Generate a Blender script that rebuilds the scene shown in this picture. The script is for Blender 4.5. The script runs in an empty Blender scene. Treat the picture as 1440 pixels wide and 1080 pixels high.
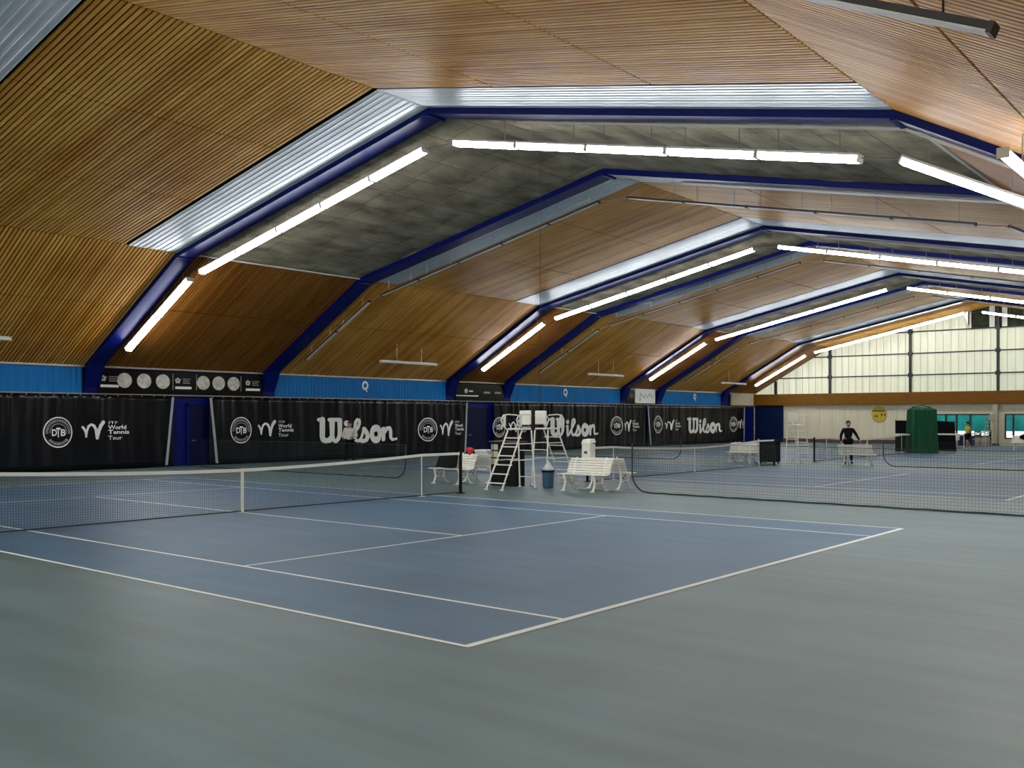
import bpy, math, random
from mathutils import Vector, Matrix
random.seed(7)
PI = math.pi
C = bpy.context.scene.collection
sin, cos = math.sin, math.cos

# ------------------------------------------------------------------ materials
def nm(name):
    m = bpy.data.materials.new(name); m.use_nodes = True
    return m, m.node_tree.nodes, m.node_tree.links
def mat(name, col, rough=.5, metal=0., spec=.5, noise=0., nscale=3., stretch=(1,1,1), bump=0., bscale=40., coat=0., alpha=1.):
    m, N, L = nm(name); b = N['Principled BSDF']
    b.inputs['Base Color'].default_value = (*col, 1); b.inputs['Roughness'].default_value = rough
    b.inputs['Metallic'].default_value = metal; b.inputs['Specular IOR Level'].default_value = spec
    b.inputs['Coat Weight'].default_value = coat
    if noise or bump:
        tc = N.new('ShaderNodeTexCoord'); mp = N.new('ShaderNodeMapping'); mp.inputs['Scale'].default_value = stretch
        L.new(tc.outputs['Object'], mp.inputs['Vector'])
    if noise:
        n = N.new('ShaderNodeTexNoise'); n.inputs['Scale'].default_value = nscale; n.inputs['Detail'].default_value = 5
        L.new(mp.outputs[0], n.inputs['Vector'])
        r = N.new('ShaderNodeMapRange'); r.inputs['From Min'].default_value = .3; r.inputs['From Max'].default_value = .7
        r.inputs['To Min'].default_value = 1-noise; r.inputs['To Max'].default_value = 1+noise
        L.new(n.outputs['Fac'], r.inputs['Value'])
        mx = N.new('ShaderNodeMix'); mx.data_type = 'RGBA'; mx.blend_type = 'MULTIPLY'; mx.inputs['Factor'].default_value = 1
        mx.inputs['A'].default_value = (*col, 1); L.new(r.outputs[0], mx.inputs['B']); L.new(mx.outputs['Result'], b.inputs['Base Color'])
    if bump:
        n2 = N.new('ShaderNodeTexNoise'); n2.inputs['Scale'].default_value = bscale; L.new(mp.outputs[0], n2.inputs['Vector'])
        bp = N.new('ShaderNodeBump'); bp.inputs['Strength'].default_value = bump; bp.inputs['Distance'].default_value = .02
        L.new(n2.outputs['Fac'], bp.inputs['Height']); L.new(bp.outputs[0], b.inputs['Normal'])
    return m
def emis(name, col, s):
    m, N, L = nm(name); b = N['Principled BSDF']
    b.inputs['Base Color'].default_value = (.8,.8,.78,1)
    b.inputs['Emission Color'].default_value = (*col, 1); b.inputs['Emission Strength'].default_value = s
    return m

def slat_mat(name='larch_slats',k=(1,1,1)):
    m, N, L = nm(name); b = N['Principled BSDF']; b.inputs['Roughness'].default_value = .45
    b.inputs['Specular IOR Level'].default_value = .2
    tc = N.new('ShaderNodeTexCoord'); sp = N.new('ShaderNodeSeparateXYZ'); L.new(tc.outputs['Object'], sp.inputs[0])
    d = N.new('ShaderNodeMath'); d.operation = 'DIVIDE'; d.inputs[1].default_value = PITCH; L.new(sp.outputs['Y'], d.inputs[0])
    f = N.new('ShaderNodeMath'); f.operation = 'FLOOR'; L.new(d.outputs[0], f.inputs[0])
    wn = N.new('ShaderNodeTexWhiteNoise'); wn.noise_dimensions = '1D'; L.new(f.outputs[0], wn.inputs['W'])
    mp = N.new('ShaderNodeMapping'); mp.inputs['Scale'].default_value = (.35, 9, .35); L.new(tc.outputs['Object'], mp.inputs[0])
    n = N.new('ShaderNodeTexNoise'); n.inputs['Scale'].default_value = 1.6; n.inputs['Detail'].default_value = 6; L.new(mp.outputs[0], n.inputs[0])
    n2 = N.new('ShaderNodeTexNoise'); n2.inputs['Scale'].default_value = .35; L.new(tc.outputs['Object'], n2.inputs[0])
    a = N.new('ShaderNodeMath'); a.operation = 'MULTIPLY_ADD'; a.inputs[1].default_value = .45; L.new(wn.outputs['Value'], a.inputs[0]); L.new(n.outputs['Fac'], a.inputs[2])
    a2 = N.new('ShaderNodeMath'); a2.operation = 'ADD'; L.new(a.outputs[0], a2.inputs[0]); L.new(n2.outputs['Fac'], a2.inputs[1])
    r = N.new('ShaderNodeValToRGB'); L.new(a2.outputs[0], r.inputs[0])
    e = r.color_ramp.elements; e[0].position = .75; e[0].color = (.54*k[0],.205*k[1],.014*k[2],1); e[1].position = 1.55; e[1].color = (.94*k[0],.52*k[1],.115*k[2],1)
    r.color_ramp.elements[1].position = 1.0
    mr = N.new('ShaderNodeMapRange'); mr.inputs['From Min'].default_value = .8; mr.inputs['From Max'].default_value = 1.6
    L.new(a2.outputs[0], mr.inputs[0]); L.new(mr.outputs[0], r.inputs[0]); e[0].position = 0
    L.new(r.outputs[0], b.inputs['Base Color'])
    return m
PITCH = .125
M = dict(
 slat=slat_mat(), slatd=slat_mat('dark_stained_slats',(.36,.27,.22)), felt=mat('slat_backing_felt', (.010,.005,.002), .95, spec=.05),
 navy=mat('navy_steel_paint', (.0005,.006,.115), .35, spec=.16),
 fascia=mat('bright_blue_sheet', (.0,.17,.50), .4, spec=.2, noise=.12, nscale=1.5, stretch=(1,3,.4)),
 door=mat('door_navy', (.001,.002,.035), .4, spec=.2), wallblue=mat('wall_navy', (.0005,.006,.13), .4, spec=.2),
 silver=mat('white_corrugated_sheet', (.66,.70,.76), .32, metal=.15, noise=.06, nscale=.6),
 cream=mat('cream_wall_panel', (.62,.56,.41), .6, noise=.06, nscale=1.2, stretch=(4,1,.4)),
 brownbeam=mat('brown_timber_fascia', (.17,.070,.006), .5, spec=.15, noise=.25, nscale=2, stretch=(.6,1,12)),
 vinyl=mat('black_vinyl_curtain', (.0035,.0038,.006), .27, spec=.3, noise=.2, nscale=1.),
 print=mat('white_print', (.92,.92,.88), .5), printgrey=mat('grey_print', (.30,.30,.30), .5), hem=mat('curtain_hem', (.42,.42,.46), .5),
 board=mat('black_sign_board', (.003,.003,.003), .16, spec=.4), ball=mat('printed_ball', (.62,.60,.52), .5, noise=.3, nscale=6),
 red=mat('red', (.5,.05,.05), .5), redbag=mat('red_cloth', (.6,.015,.02), .7, bump=.4, bscale=12),
 white=mat('white_gloss_paint', (.90,.87,.78), .35), whitel=mat('lamp_housing_white', (.72,.70,.66), .4),
 offdiff=mat('unlit_diffuser', (.75,.73,.68), .35), lampdark=mat('dark_lamp_cap', (.02,.014,.01), .4), rod=mat('lamp_rod', (.45,.40,.33), .4, metal=.6),
 lit=emis('lit_diffuser', (.95,.985,1.0), 12.),
 blackm=mat('black_metal', (.003,.003,.003), .35, spec=.25), black=mat('black_plastic', (.003,.003,.004), .45, spec=.25), blackcloth=mat('black_cloth', (.003,.003,.004), .85, spec=.15, bump=.3, bscale=9),
 tape=mat('net_tape', (.88,.84,.74), .7), string=mat('net_string', (.03,.035,.035), .7), string2=mat('divider_string', (.02,.045,.04), .7), 
 binblue=mat('blue_grey_bin', (.03,.09,.16), .5), bag=mat('white_bin_bag', (.6,.62,.62), .4, bump=.5, bscale=14),
 card=mat('cream_cards', (.62,.58,.46), .6), green=mat('green_curtain', (.0,.085,.028), .75, noise=.4, nscale=3, stretch=(6,6,.3)),
 yellow=mat('yellow_sign', (.42,.33,.01), .5, noise=.2, nscale=4), yshirt=mat('yellow_shirt', (.62,.52,.02), .8), skin=mat('skin', (.45,.26,.17), .5),
 hair=mat('dark_hair', (.02,.013,.01), .7), wshirt=mat('white_shirt', (.66,.63,.58), .8, bump=.3, bscale=10), trousers=mat('black_trousers', (.003,.003,.004), .8, spec=.1), bshirt=mat('black_shirt', (.003,.004,.008), .75, spec=.15),
 shoe=mat('dark_shoe', (.012,.012,.012), .5), shoew=mat('white_shoe', (.5,.45,.45), .5), mull=mat('dark_mullion', (.010,.012,.018), .5), wframe=mat('dark_window_frame', (.012,.012,.014), .4),
 teal=mat('turquoise_tarpaulin', (.01,.50,.48), .6, noise=.35, nscale=1.4), outside=mat('outside_ground', (.35,.36,.36), .9), foliage=mat('foliage_dark', (.02,.03,.012), .9, noise=.7, nscale=3),
 brown=mat('brown_wood', (.10,.05,.03), .5), tan=mat('weathered_paint', (.42,.37,.27), .5), line=mat('court_line_paint', (.92,.90,.82), .6),
 cable=mat('dark_cable', (.02,.012,.008), .6), pink=mat('pink_plastic',(.55,.12,.2),.5), chrome=mat('handle_metal',(.5,.5,.5),.3,metal=1.),
 roofw=mat('rear_roof_boards', (.40,.24,.10), .6, noise=.2, nscale=2),
)
def panel_mat():
    m, N, L = nm('quilted_insulation'); b = N['Principled BSDF']; b.inputs['Roughness'].default_value = .75
    tc = N.new('ShaderNodeTexCoord'); mp = N.new('ShaderNodeMapping'); mp.inputs['Scale'].default_value = (1.1,.55,1.1); L.new(tc.outputs['Object'], mp.inputs[0])
    n = N.new('ShaderNodeTexNoise'); n.inputs['Scale'].default_value = 1.3; n.inputs['Detail'].default_value = 4; L.new(mp.outputs[0], n.inputs[0])
    r = N.new('ShaderNodeValToRGB'); L.new(n.outputs['Fac'], r.inputs[0]); e = r.color_ramp.elements
    e[0].position=.35; e[0].color=(.15,.122,.078,1); e[1].position=.68; e[1].color=(.40,.34,.235,1); L.new(r.outputs[0], b.inputs['Base Color'])
    n3 = N.new('ShaderNodeTexNoise'); n3.inputs['Scale'].default_value = 2.2; L.new(mp.outputs[0], n3.inputs[0])
    bp = N.new('ShaderNodeBump'); bp.inputs['Strength'].default_value=.5; bp.inputs['Distance'].default_value=.08; L.new(n3.outputs['Fac'], bp.inputs['Height']); L.new(bp.outputs[0], b.inputs['Normal'])
    return m
M['quilt'] = panel_mat()
def floor_mat(name, c0, c1, rough, sc=1.):
    m, N, L = nm(name); b = N['Principled BSDF']; b.inputs['Specular IOR Level'].default_value = .4
    tc = N.new('ShaderNodeTexCoord')
    n = N.new('ShaderNodeTexNoise'); n.inputs['Scale'].default_value = .35*sc; n.inputs['Detail'].default_value = 8; n.inputs['Roughness'].default_value = .6; L.new(tc.outputs['Object'], n.inputs[0])
    mp = N.new('ShaderNodeMapping'); mp.inputs['Rotation'].default_value = (0,0,.6); mp.inputs['Scale'].default_value = (.35,2.6,1); L.new(tc.outputs['Object'], mp.inputs[0])
    n2 = N.new('ShaderNodeTexNoise'); n2.inputs['Scale'].default_value = .8*sc; n2.inputs['Detail'].default_value = 6; L.new(mp.outputs[0], n2.inputs[0])
    n4 = N.new('ShaderNodeTexNoise'); n4.inputs['Scale'].default_value = 55; n4.inputs['Detail'].default_value = 3; L.new(tc.outputs['Object'], n4.inputs[0])
    a = N.new('ShaderNodeMath'); a.operation='ADD'; L.new(n.outputs['Fac'], a.inputs[0]); L.new(n2.outputs['Fac'], a.inputs[1])
    a1 = N.new('ShaderNodeMath'); a1.operation='MULTIPLY_ADD'; a1.inputs[1].default_value=.35; L.new(n4.outputs['Fac'], a1.inputs[0]); L.new(a.outputs[0], a1.inputs[2])
    mr = N.new('ShaderNodeMapRange'); mr.inputs['From Min'].default_value=.85; mr.inputs['From Max'].default_value=1.5; L.new(a1.outputs[0], mr.inputs[0])
    mx = N.new('ShaderNodeMix'); mx.data_type='RGBA'; L.new(mr.outputs[0], mx.inputs['Factor']); mx.inputs['A'].default_value=(*c0,1); mx.inputs['B'].default_value=(*c1,1)
    mp3 = N.new('ShaderNodeMapping'); mp3.inputs['Rotation'].default_value=(0,0,-.75); mp3.inputs['Scale'].default_value=(.09,1.9,1); L.new(tc.outputs['Object'], mp3.inputs[0])
    n5 = N.new('ShaderNodeTexNoise'); n5.inputs['Scale'].default_value=1.5; n5.inputs['Detail'].default_value=5; L.new(mp3.outputs[0], n5.inputs[0])
    m5 = N.new('ShaderNodeMapRange'); m5.inputs['From Min'].default_value=.35; m5.inputs['From Max'].default_value=.7; m5.inputs['To Min'].default_value=.92; m5.inputs['To Max'].default_value=1.08; L.new(n5.outputs['Fac'], m5.inputs[0])
    wv = N.new('ShaderNodeTexVoronoi'); wv.feature='DISTANCE_TO_EDGE'; wv.inputs['Scale'].default_value=.16; mp4=N.new('ShaderNodeMapping'); mp4.inputs['Scale'].default_value=(1,.6,1); mp4.inputs['Rotation'].default_value=(0,0,.9); L.new(tc.outputs['Object'], mp4.inputs[0]); L.new(mp4.outputs[0], wv.inputs['Vector'])
    m6 = N.new('ShaderNodeMapRange'); m6.inputs['From Min'].default_value=0; m6.inputs['From Max'].default_value=.0022; m6.inputs['To Min'].default_value=1.14; m6.inputs['To Max'].default_value=1.; L.new(wv.outputs['Distance'], m6.inputs[0])
    mm = N.new('ShaderNodeMath'); mm.operation='MULTIPLY'; L.new(m5.outputs[0], mm.inputs[0]); L.new(m6.outputs[0], mm.inputs[1])
    mz = N.new('ShaderNodeMix'); mz.data_type='RGBA'; mz.blend_type='MULTIPLY'; mz.inputs['Factor'].default_value=1; L.new(mx.outputs['Result'], mz.inputs['A']); L.new(mm.outputs[0], mz.inputs['B'])
    L.new(mz.outputs['Result'], b.inputs['Base Color'])
    r2 = N.new('ShaderNodeMapRange'); r2.inputs['To Min'].default_value=rough-.06; r2.inputs['To Max'].default_value=rough+.08; L.new(n2.outputs['Fac'], r2.inputs[0]); L.new(r2.outputs[0], b.inputs['Roughness'])
    bp = N.new('ShaderNodeBump'); bp.inputs['Strength'].default_value=.12; bp.inputs['Distance'].default_value=.004; L.new(n4.outputs['Fac'], bp.inputs['Height']); L.new(bp.outputs[0], b.inputs['Normal'])
    return m
M['green_floor'] = floor_mat('outer_floor_acrylic', (.086,.130,.132), (.142,.214,.224), .46)
M['blue_floor'] = floor_mat('court_acrylic', (.046,.107,.183), (.092,.182,.290), .5)
def translucent(name, col, scale):
    m, N, L = nm(name); N.remove(N['Principled BSDF']); o = N['Material Output']
    t = N.new('ShaderNodeBsdfTranslucent'); d = N.new('ShaderNodeBsdfDiffuse'); g = N.new('ShaderNodeBsdfGlossy'); g.inputs['Roughness'].default_value=.35
    tc = N.new('ShaderNodeTexCoord'); mp = N.new('ShaderNodeMapping'); mp.inputs['Scale'].default_value=(2.2,1,.25); L.new(tc.outputs['Object'], mp.inputs[0])
    n = N.new('ShaderNodeTexNoise'); n.inputs['Scale'].default_value=1.; L.new(mp.outputs[0], n.inputs[0])
    r = N.new('ShaderNodeValToRGB'); L.new(n.outputs['Fac'], r.inputs[0]); e=r.color_ramp.elements
    e[0].position=.3; e[0].color=(col[0]*.85,col[1]*.85,col[2]*.83,1); e[1].position=.7; e[1].color=(*col,1)
    L.new(r.outputs[0], t.inputs[0]); L.new(r.outputs[0], d.inputs[0])
    a = N.new('ShaderNodeMixShader'); a.inputs[0].default_value=.45; L.new(t.outputs[0],a.inputs[1]); L.new(d.outputs[0],a.inputs[2])
    c = N.new('ShaderNodeMixShader'); c.inputs[0].default_value=.07; L.new(a.outputs[0],c.inputs[1]); L.new(g.outputs[0],c.inputs[2])
    L.new(c.outputs[0], o.inputs[0]); return m
M['poly'] = translucent('translucent_polycarbonate', (.74,.70,.50), 1)
def glass():
    m, N, L = nm('window_glass'); N.remove(N['Principled BSDF']); o = N['Material Output']
    t = N.new('ShaderNodeBsdfTransparent'); g = N.new('ShaderNodeBsdfGlossy'); g.inputs['Roughness'].default_value=.02; t.inputs[0].default_value=(.85,.92,.92,1)
    f = N.new('ShaderNodeFresnel'); a = N.new('ShaderNodeMixShader'); L.new(f.outputs[0],a.inputs[0]); L.new(t.outputs[0],a.inputs[1]); L.new(g.outputs[0],a.inputs[2]); L.new(a.outputs[0],o.inputs[0]); return m
M['glass'] = glass()

# ------------------------------------------------------------------ mesh builder
class MB:
    def __init__(s): s.v=[]; s.f=[]; s.mi=[]; s.cur=0
    def slot(s,i): s.cur=i; return s
    def add(s, vs, fs):
        n=len(s.v); s.v+= [tuple(x) for x in vs]; s.f+= [tuple(n+i for i in f) for f in fs]; s.mi+=[s.cur]*len(fs); return s
    def box(s, x0,y0,z0,x1,y1,z1):
        v=[(x0,y0,z0),(x1,y0,z0),(x1,y1,z0),(x0,y1,z0),(x0,y0,z1),(x1,y0,z1),(x1,y1,z1),(x0,y1,z1)]
        return s.add(v,[(0,3,2,1),(4,5,6,7),(0,1,5,4),(1,2,6,5),(2,3,7,6),(3,0,4,7)])
    def cbox(s,c,d): return s.box(c[0]-d[0]/2,c[1]-d[1]/2,c[2]-d[2]/2,c[0]+d[0]/2,c[1]+d[1]/2,c[2]+d[2]/2)
    def bar(s,a,b,w,h,up=(0,0,1)):
        a=Vector(a); b=Vector(b); t=(b-a).normalized(); u=Vector(up); r=t.cross(u)
        if r.length<1e-4: r=t.cross(Vector((1,0,0)))
        r.normalize(); u=r.cross(t); v=[]
        for p in (a,b):
            for i,j in ((-1,-1),(1,-1),(1,1),(-1,1)): v.append(p+r*w/2*i+u*h/2*j)
        return s.add(v,[(0,1,2,3),(7,6,5,4),(0,4,5,1),(1,5,6,2),(2,6,7,3),(3,7,4,0)])
    def tube(s,pts,r,n=8,cap=True):
        pts=[Vector(p) for p in pts]; rs=r if isinstance(r,(list,tuple)) else [r]*len(pts); base=[];prev=None
        for i,p in enumerate(pts):
            t=(pts[min(i+1,len(pts)-1)]-pts[max(i-1,0)]).normalized()
            if prev is None:
                a=Vector((0,0,1)) if abs(t.z)<.9 else Vector((1,0,0)); u=t.cross(a).normalized()
            else: u=(prev-t*prev.dot(t)).normalized()
            prev=u; w=t.cross(u)
            base+=[p+(u*cos(2*PI*k/n)+w*sin(2*PI*k/n))*rs[i] for k in range(n)]
        f=[(i*n+k,i*n+(k+1)%n,(i+1)*n+(k+1)%n,(i+1)*n+k) for i in range(len(pts)-1) for k in range(n)]
        if cap: f+=[tuple(range(n))[::-1],tuple((len(pts)-1)*n+k for k in range(n))]
        return s.add(base,f)
    def prism(s,poly,axis,a,b):   # poly: list of 2D; axis 'x','y','z'
        n=len(poly)
        def P(p,t): return (t,p[0],p[1]) if axis=='x' else (p[0],t,p[1]) if axis=='y' else (p[0],p[1],t)
        v=[P(p,a) for p in poly]+[P(p,b) for p in poly]
        return s.add(v,[tuple(range(n))[::-1],tuple(range(n,2*n))]+[(i,(i+1)%n,n+(i+1)%n,n+i) for i in range(n)])
    def lathe(s,prof,c=(0,0,0),n=20):
        v=[(c[0]+r*cos(2*PI*k/n),c[1]+r*sin(2*PI*k/n),c[2]+z) for r,z in prof for k in range(n)]
        f=[(i*n+k,i*n+(k+1)%n,(i+1)*n+(k+1)%n,(i+1)*n+k) for i in range(len(prof)-1) for k in range(n)]
        f+=[tuple(range(n))[::-1],tuple((len(prof)-1)*n+k for k in range(n))]
        return s.add(v,f)
    def ball(s,c,r,sc=(1,1,1),n=12,m=8):
        v=[];
        for i in range(1,m):
            a=PI*i/m
            for k in range(n): v.append((c[0]+r*sc[0]*sin(a)*cos(2*PI*k/n),c[1]+r*sc[1]*sin(a)*sin(2*PI*k/n),c[2]+r*sc[2]*cos(a)))
        v+=[(c[0],c[1],c[2]+r*sc[2]),(c[0],c[1],c[2]-r*sc[2])]; t=len(v)-2
        f=[(i*n+k,(i+1)*n+k,(i+1)*n+(k+1)%n,i*n+(k+1)%n) for i in range(m-2) for k in range(n)]
        f+=[(t,k,(k+1)%n) for k in range(n)]+[(t+1,(m-2)*n+(k+1)%n,(m-2)*n+k) for k in range(n)]
        return s.add(v,f)
    def mesh(s,name,mats,smooth=False):
        me=bpy.data.meshes.new(name); me.from_pydata(s.v,[],s.f); me.validate()
        for m in (mats if isinstance(mats,(list,tuple)) else [mats]): me.materials.append(m)
        if len(me.materials)>1 and len(me.polygons)==len(s.mi): me.polygons.foreach_set('material_index',s.mi)
        if smooth: me.polygons.foreach_set('use_smooth',[True]*len(me.polygons))
        me.update(); return me
    def build(s,name,mats,parent=None,smooth=False,bevel=0):
        return link(name,s.mesh(name,mats,smooth),parent,bevel)
def link(name,me,parent=None,bevel=0):
    o=bpy.data.objects.new(name,me); C.objects.link(o)
    if parent: o.parent=parent
    if bevel:
        b=o.modifiers.new('bevel','BEVEL'); b.width=bevel; b.segments=2; b.limit_method='ANGLE'
    return o
def tag(o,label,cat,group=None):
    o['label']=label; o['category']=cat
    if group: o['group']=group
    return o
def thing(name,label,cat,loc=(0,0,0),rz=0,group=None):
    o=bpy.data.objects.new(name,None); C.objects.link(o); o.location=loc; o.rotation_euler=(0,0,rz); o.empty_display_size=.2
    return tag(o,label,cat,group)
def struct(name,b,m,parent=None,smooth=False):
    o=b.build(name,m,parent,smooth)
    if not parent: o['kind']='structure'
    return o
def dup(root,loc,rz,label,group=None):
    r=root.copy(); C.objects.link(r); r.location=loc; r.rotation_euler=(0,0,rz); r['label']=label
    if group: r['group']=group
    for ch in list(root.children):
        c=ch.copy(); C.objects.link(c); c.parent=r
        for g in list(ch.children):
            d=g.copy(); C.objects.link(d); d.parent=c
    return r

# ------------------------------------------------------------------ hall profile
XC = -.29            # the ridge lies a little left of the net line
XW, XK, XO = 18.9, 12.01, 18.61
ZE, ZK, ZR = 3.9, 7.5, 9.93
YN, YF = -22., 59.8
def roof(x):
    a=abs(x-XC)
    return ZR+(ZK-ZR)*a/XK if a<=XK else ZK+(ZE-ZK)*(a-XK)/(XO-XK)
def rz_(a): return roof(XC+a)          # roof height at a distance a from the ridge

# floor: one mesh with outer surface, courts and painted lines
b=MB(); b.slot(0).add([(-XW-.3,YN-.3,0),(XW+.3,YN-.3,0),(XW+.3,YF+.3,0),(-XW-.3,YF+.3,0)],[(0,1,2,3)])
COURTS=[0.,18.3,35.1,51.8]
def q(b,x0,y0,x1,y1,z): b.add([(x0,y0,z),(x1,y0,z),(x1,y1,z),(x0,y1,z)],[(0,1,2,3)])
for cy in COURTS:
    b.slot(1); q(b,-11.91,cy-5.51,11.91,cy+5.51,.002)
    b.slot(2); L_=.055; z=.004
    for s in (-1,1):
        q(b,-11.9,cy+s*5.485-L_/2,11.9,cy+s*5.485+L_/2,z); q(b,-11.9,cy+s*4.115-L_/2,11.9,cy+s*4.115+L_/2,z)
        q(b,s*11.885-.045,cy-5.51,s*11.885+.045,cy+5.51,z+.0004); q(b,s*6.4-L_/2,cy-4.115,s*6.4+L_/2,cy+4.115,z+.0004)
    q(b,-6.4,cy-L_/2,6.4,cy+L_/2,z+.0002)
struct('floor',b,[M['green_floor'],M['blue_floor'],M['line']])

# side walls
b=MB(); b.box(-XW-.35,YN,0,-XW-.12,YF,ZE+.15); struct('wall_left',b,M['wallblue'])
b=MB(); b.box(XC+XO+.02,YN,0,XC+XO+.25,YF,ZE+.15); struct('wall_right',b,M['cream'])

# ceiling: slatted timber panels between the frames (real slats over dark felt)
def P_up(x,off=0.): return (x,roof(x)-off)
SEG_U=[(0.,3.9),(3.9,8.0),(8.0,XK)]; SEG_L=[(XK,15.0),(15.0,XO)]
def slatted(y0,y1,segs,side,m='slat'):
    b=MB(); n0=math.ceil(y0/PITCH); n1=math.floor(y1/PITCH)
    for k in range(n0,n1):
        y=k*PITCH+.018; w=.080
        for (xa,xb) in segs:
            g=.026; A=Vector((XC+side*(xa+g),0,rz_(xa+g)))
            B=Vector((XC+side*(xb-g),0,rz_(xb-g)))
            t=(B-A).normalized(); nrm=Vector((0,1,0)).cross(t)
            if nrm.z>0: nrm=-nrm
            v=[]
            for p in (A,B):
                for yy,h in ((y,0),(y+w,0),(y+w,.035),(y,.035)): v.append((p.x-nrm.x*0+nrm.x*(-.035+h)+0, yy, p.z+nrm.z*(-.035+h)))
            b.add(v,[(0,1,2,3),(7,6,5,4),(0,4,5,1),(1,5,6,2),(2,6,7,3),(3,7,4,0)])
    return struct('ceiling',b,M[m])
def backing(y0,y1,xa,xb,side,m,off=.05,name='ceiling',thick=.12):
    b=MB(); za,zb=rz_(xa)+off,rz_(xb)+off; ca,cb=XC+side*xa,XC+side*xb
    b.add([(ca,y0,za),(ca,y1,za),(cb,y1,zb),(cb,y0,zb),(ca,y0,za+thick),(ca,y1,za+thick),(cb,y1,zb+thick),(cb,y0,zb+thick)],
          [(0,1,2,3),(7,6,5,4),(0,4,5,1),(1,5,6,2),(2,6,7,3),(3,7,4,0)])
    return struct(name,b,m)
def corrug(y0,y1,side):
    b=MB(); n=int((y1-y0)/.02); vs=[];fs=[]
    for i in range(n+1):
        y=y0+(y1-y0)*i/n; ph=((y-y0)%.19)/.19; h=-.016*max(0,1-abs(ph-.5)*5)
        vs+=[(XC,y,ZR+h),(XC+side*XK,y,ZK+h)]
    fs=[(2*i,2*i+1,2*i+3,2*i+2) for i in range(n)]; b.add(vs,fs)
    o=struct('ceiling',b,M['silver']); 
    sm=o.modifiers.new('s','SOLIDIFY'); sm.thickness=.02; sm.offset=1 
    return o
BEAMS=[(-5.35,-4.75),(5.5,6.08),(13.15,13.75),(24.3,24.9),(28.85,29.4),(40.4,41.0),(44.8,45.4),(54.0,54.6)]
WOOD=[(-2.95,3.85),(15.15,22.45),(31.0,38.7),(47.0,52.3)]
SILVER=[(-4.75,-2.95),(3.85,5.5),(13.75,15.15),(22.45,24.3),(29.4,31.0),(38.7,40.4),(45.4,47.0),(52.3,54.0)]
GAPS=[(-13.,-5.35),(6.08,13.15),(24.9,28.85),(41.0,44.8),(54.6,YF)]
for s in (-1,1):
    backing(YN,YF,0,XK,s,M['felt'],.06); backing(YN,YF,XK,XO+.1,s,M['felt'],.06)
    for y0,y1 in WOOD: slatted(y0,y1,SEG_U,s)
    for y0,y1 in SILVER: corrug(y0,y1,s)
    for y0,y1 in ((-4.75,5.5),(6.08,13.15),(13.75,24.3),(24.9,28.85),(29.4,40.4),(41.0,44.8),(45.4,54.0),(54.6,YF)): slatted(y0,y1,SEG_L,s,'slatd' if (y0,y1) in GAPS else 'slat')
    # rear of the hall behind the camera
    backing(YN,-13.,0,XK,s,M['roofw'],-.02,thick=.05); backing(YN,-5.35,XK,XO,s,M['roofw'],-.02,thick=.05)
    # quilted grey insulation panels between frame pairs
    for y0,y1 in GAPS:
        if y0>50: 
            slatted(y0,y1,SEG_U,s); continue
        b=MB(); nx=10; ny=max(2,round((y1-y0)/1.85)); rnd=random.Random(int(y0*10)+s)
        for i in range(nx):
            off=rnd.uniform(-.5,.5)
            for j in range(-1,ny+1):
                ya=max(y0,y0+(y1-y0)*(j+off)/ny); yb=min(y1,y0+(y1-y0)*(j+1+off)/ny)
                if yb-ya<.15: continue
                xa=XK*i/nx+.008; xb=XK*(i+1)/nx-.008; D=rnd.uniform(.03,.055); K=4; vs=[];fs=[]
                ya+=.008; yb-=.008
                for a in range(K+1):
                    for c in range(K+1):
                        u=a/K;v=c/K; x=xa+(xb-xa)*u; h=D*(1-abs(2*u-1)**3)*(1-abs(2*v-1)**4)
                        vs.append((XC+s*x,ya+(yb-ya)*v,rz_(x)+.02-h))
                fs=[(a*(K+1)+c,a*(K+1)+c+1,(a+1)*(K+1)+c+1,(a+1)*(K+1)+c) for a in range(K) for c in range(K)]
                b.add(vs,fs)
        struct('ceiling',b,M['quilt'],smooth=True)
# pale knee rail across the quilted bays
b=MB()
for y0,y1 in GAPS[1:4]:
    for s in (-1,1): b.bar((XC+s*XK,y0,ZK-.02),(XC+s*XK,y1,ZK-.02),.07,.05)
struct('trim_9',b,M['whitel'])

# blue portal frames
for i,(y0,y1) in enumerate(BEAMS):
    b=MB(); d=.16
    for s in (-1,1):
        for (ra,rb) in ((0,XK),(XK,XO)):
            za,zb=rz_(ra),rz_(rb); xa,xb=XC+s*ra,XC+s*rb
            for (w0,w1,t0,t1) in ((y0,y1,-d,-d+.035),((y0+y1)/2-.12,(y0+y1)/2+.12,-d+.03,.1),(y0,y0+.03,-d+.03,.1)):
                v=[(xa,w0,za+t0),(xa,w1,za+t0),(xb,w1,zb+t0),(xb,w0,zb+t0),(xa,w0,za+t1),(xa,w1,za+t1),(xb,w1,zb+t1),(xb,w0,zb+t1)]
                b.add(v,[(0,1,2,3),(7,6,5,4),(0,4,5,1),(1,5,6,2),(2,6,7,3),(3,7,4,0)])
        xo=XC+s*XO
        if s<0: b.box(xo-.1,y0,0,xo+.06,y1,ZE-.05)
        else: b.box(xo-.06,y0,0,xo+.1,y1,ZE-.05)
        b.add([(xo-s*.5,y0,rz_(XO-.5)-.16),(xo,y0,ZE-.9),(xo,y0,ZE-.1),(xo-s*.5,y1,rz_(XO-.5)-.16),(xo,y1,ZE-.9),(xo,y1,ZE-.1)],[(0,1,2),(5,4,3),(0,3,4,1),(1,4,5,2),(2,5,3,0)])
        b.cbox((XC+s*XK,(y0+y1)/2,ZK-d/2-.04),(.10,y1-y0+.04,.16))
    b.cbox((XC,(y0+y1)/2,ZR-d/2-.05),(.10,y1-y0+.04,.18))
    struct('trim_%d'%(i+1),b,M['navy'])
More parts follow.
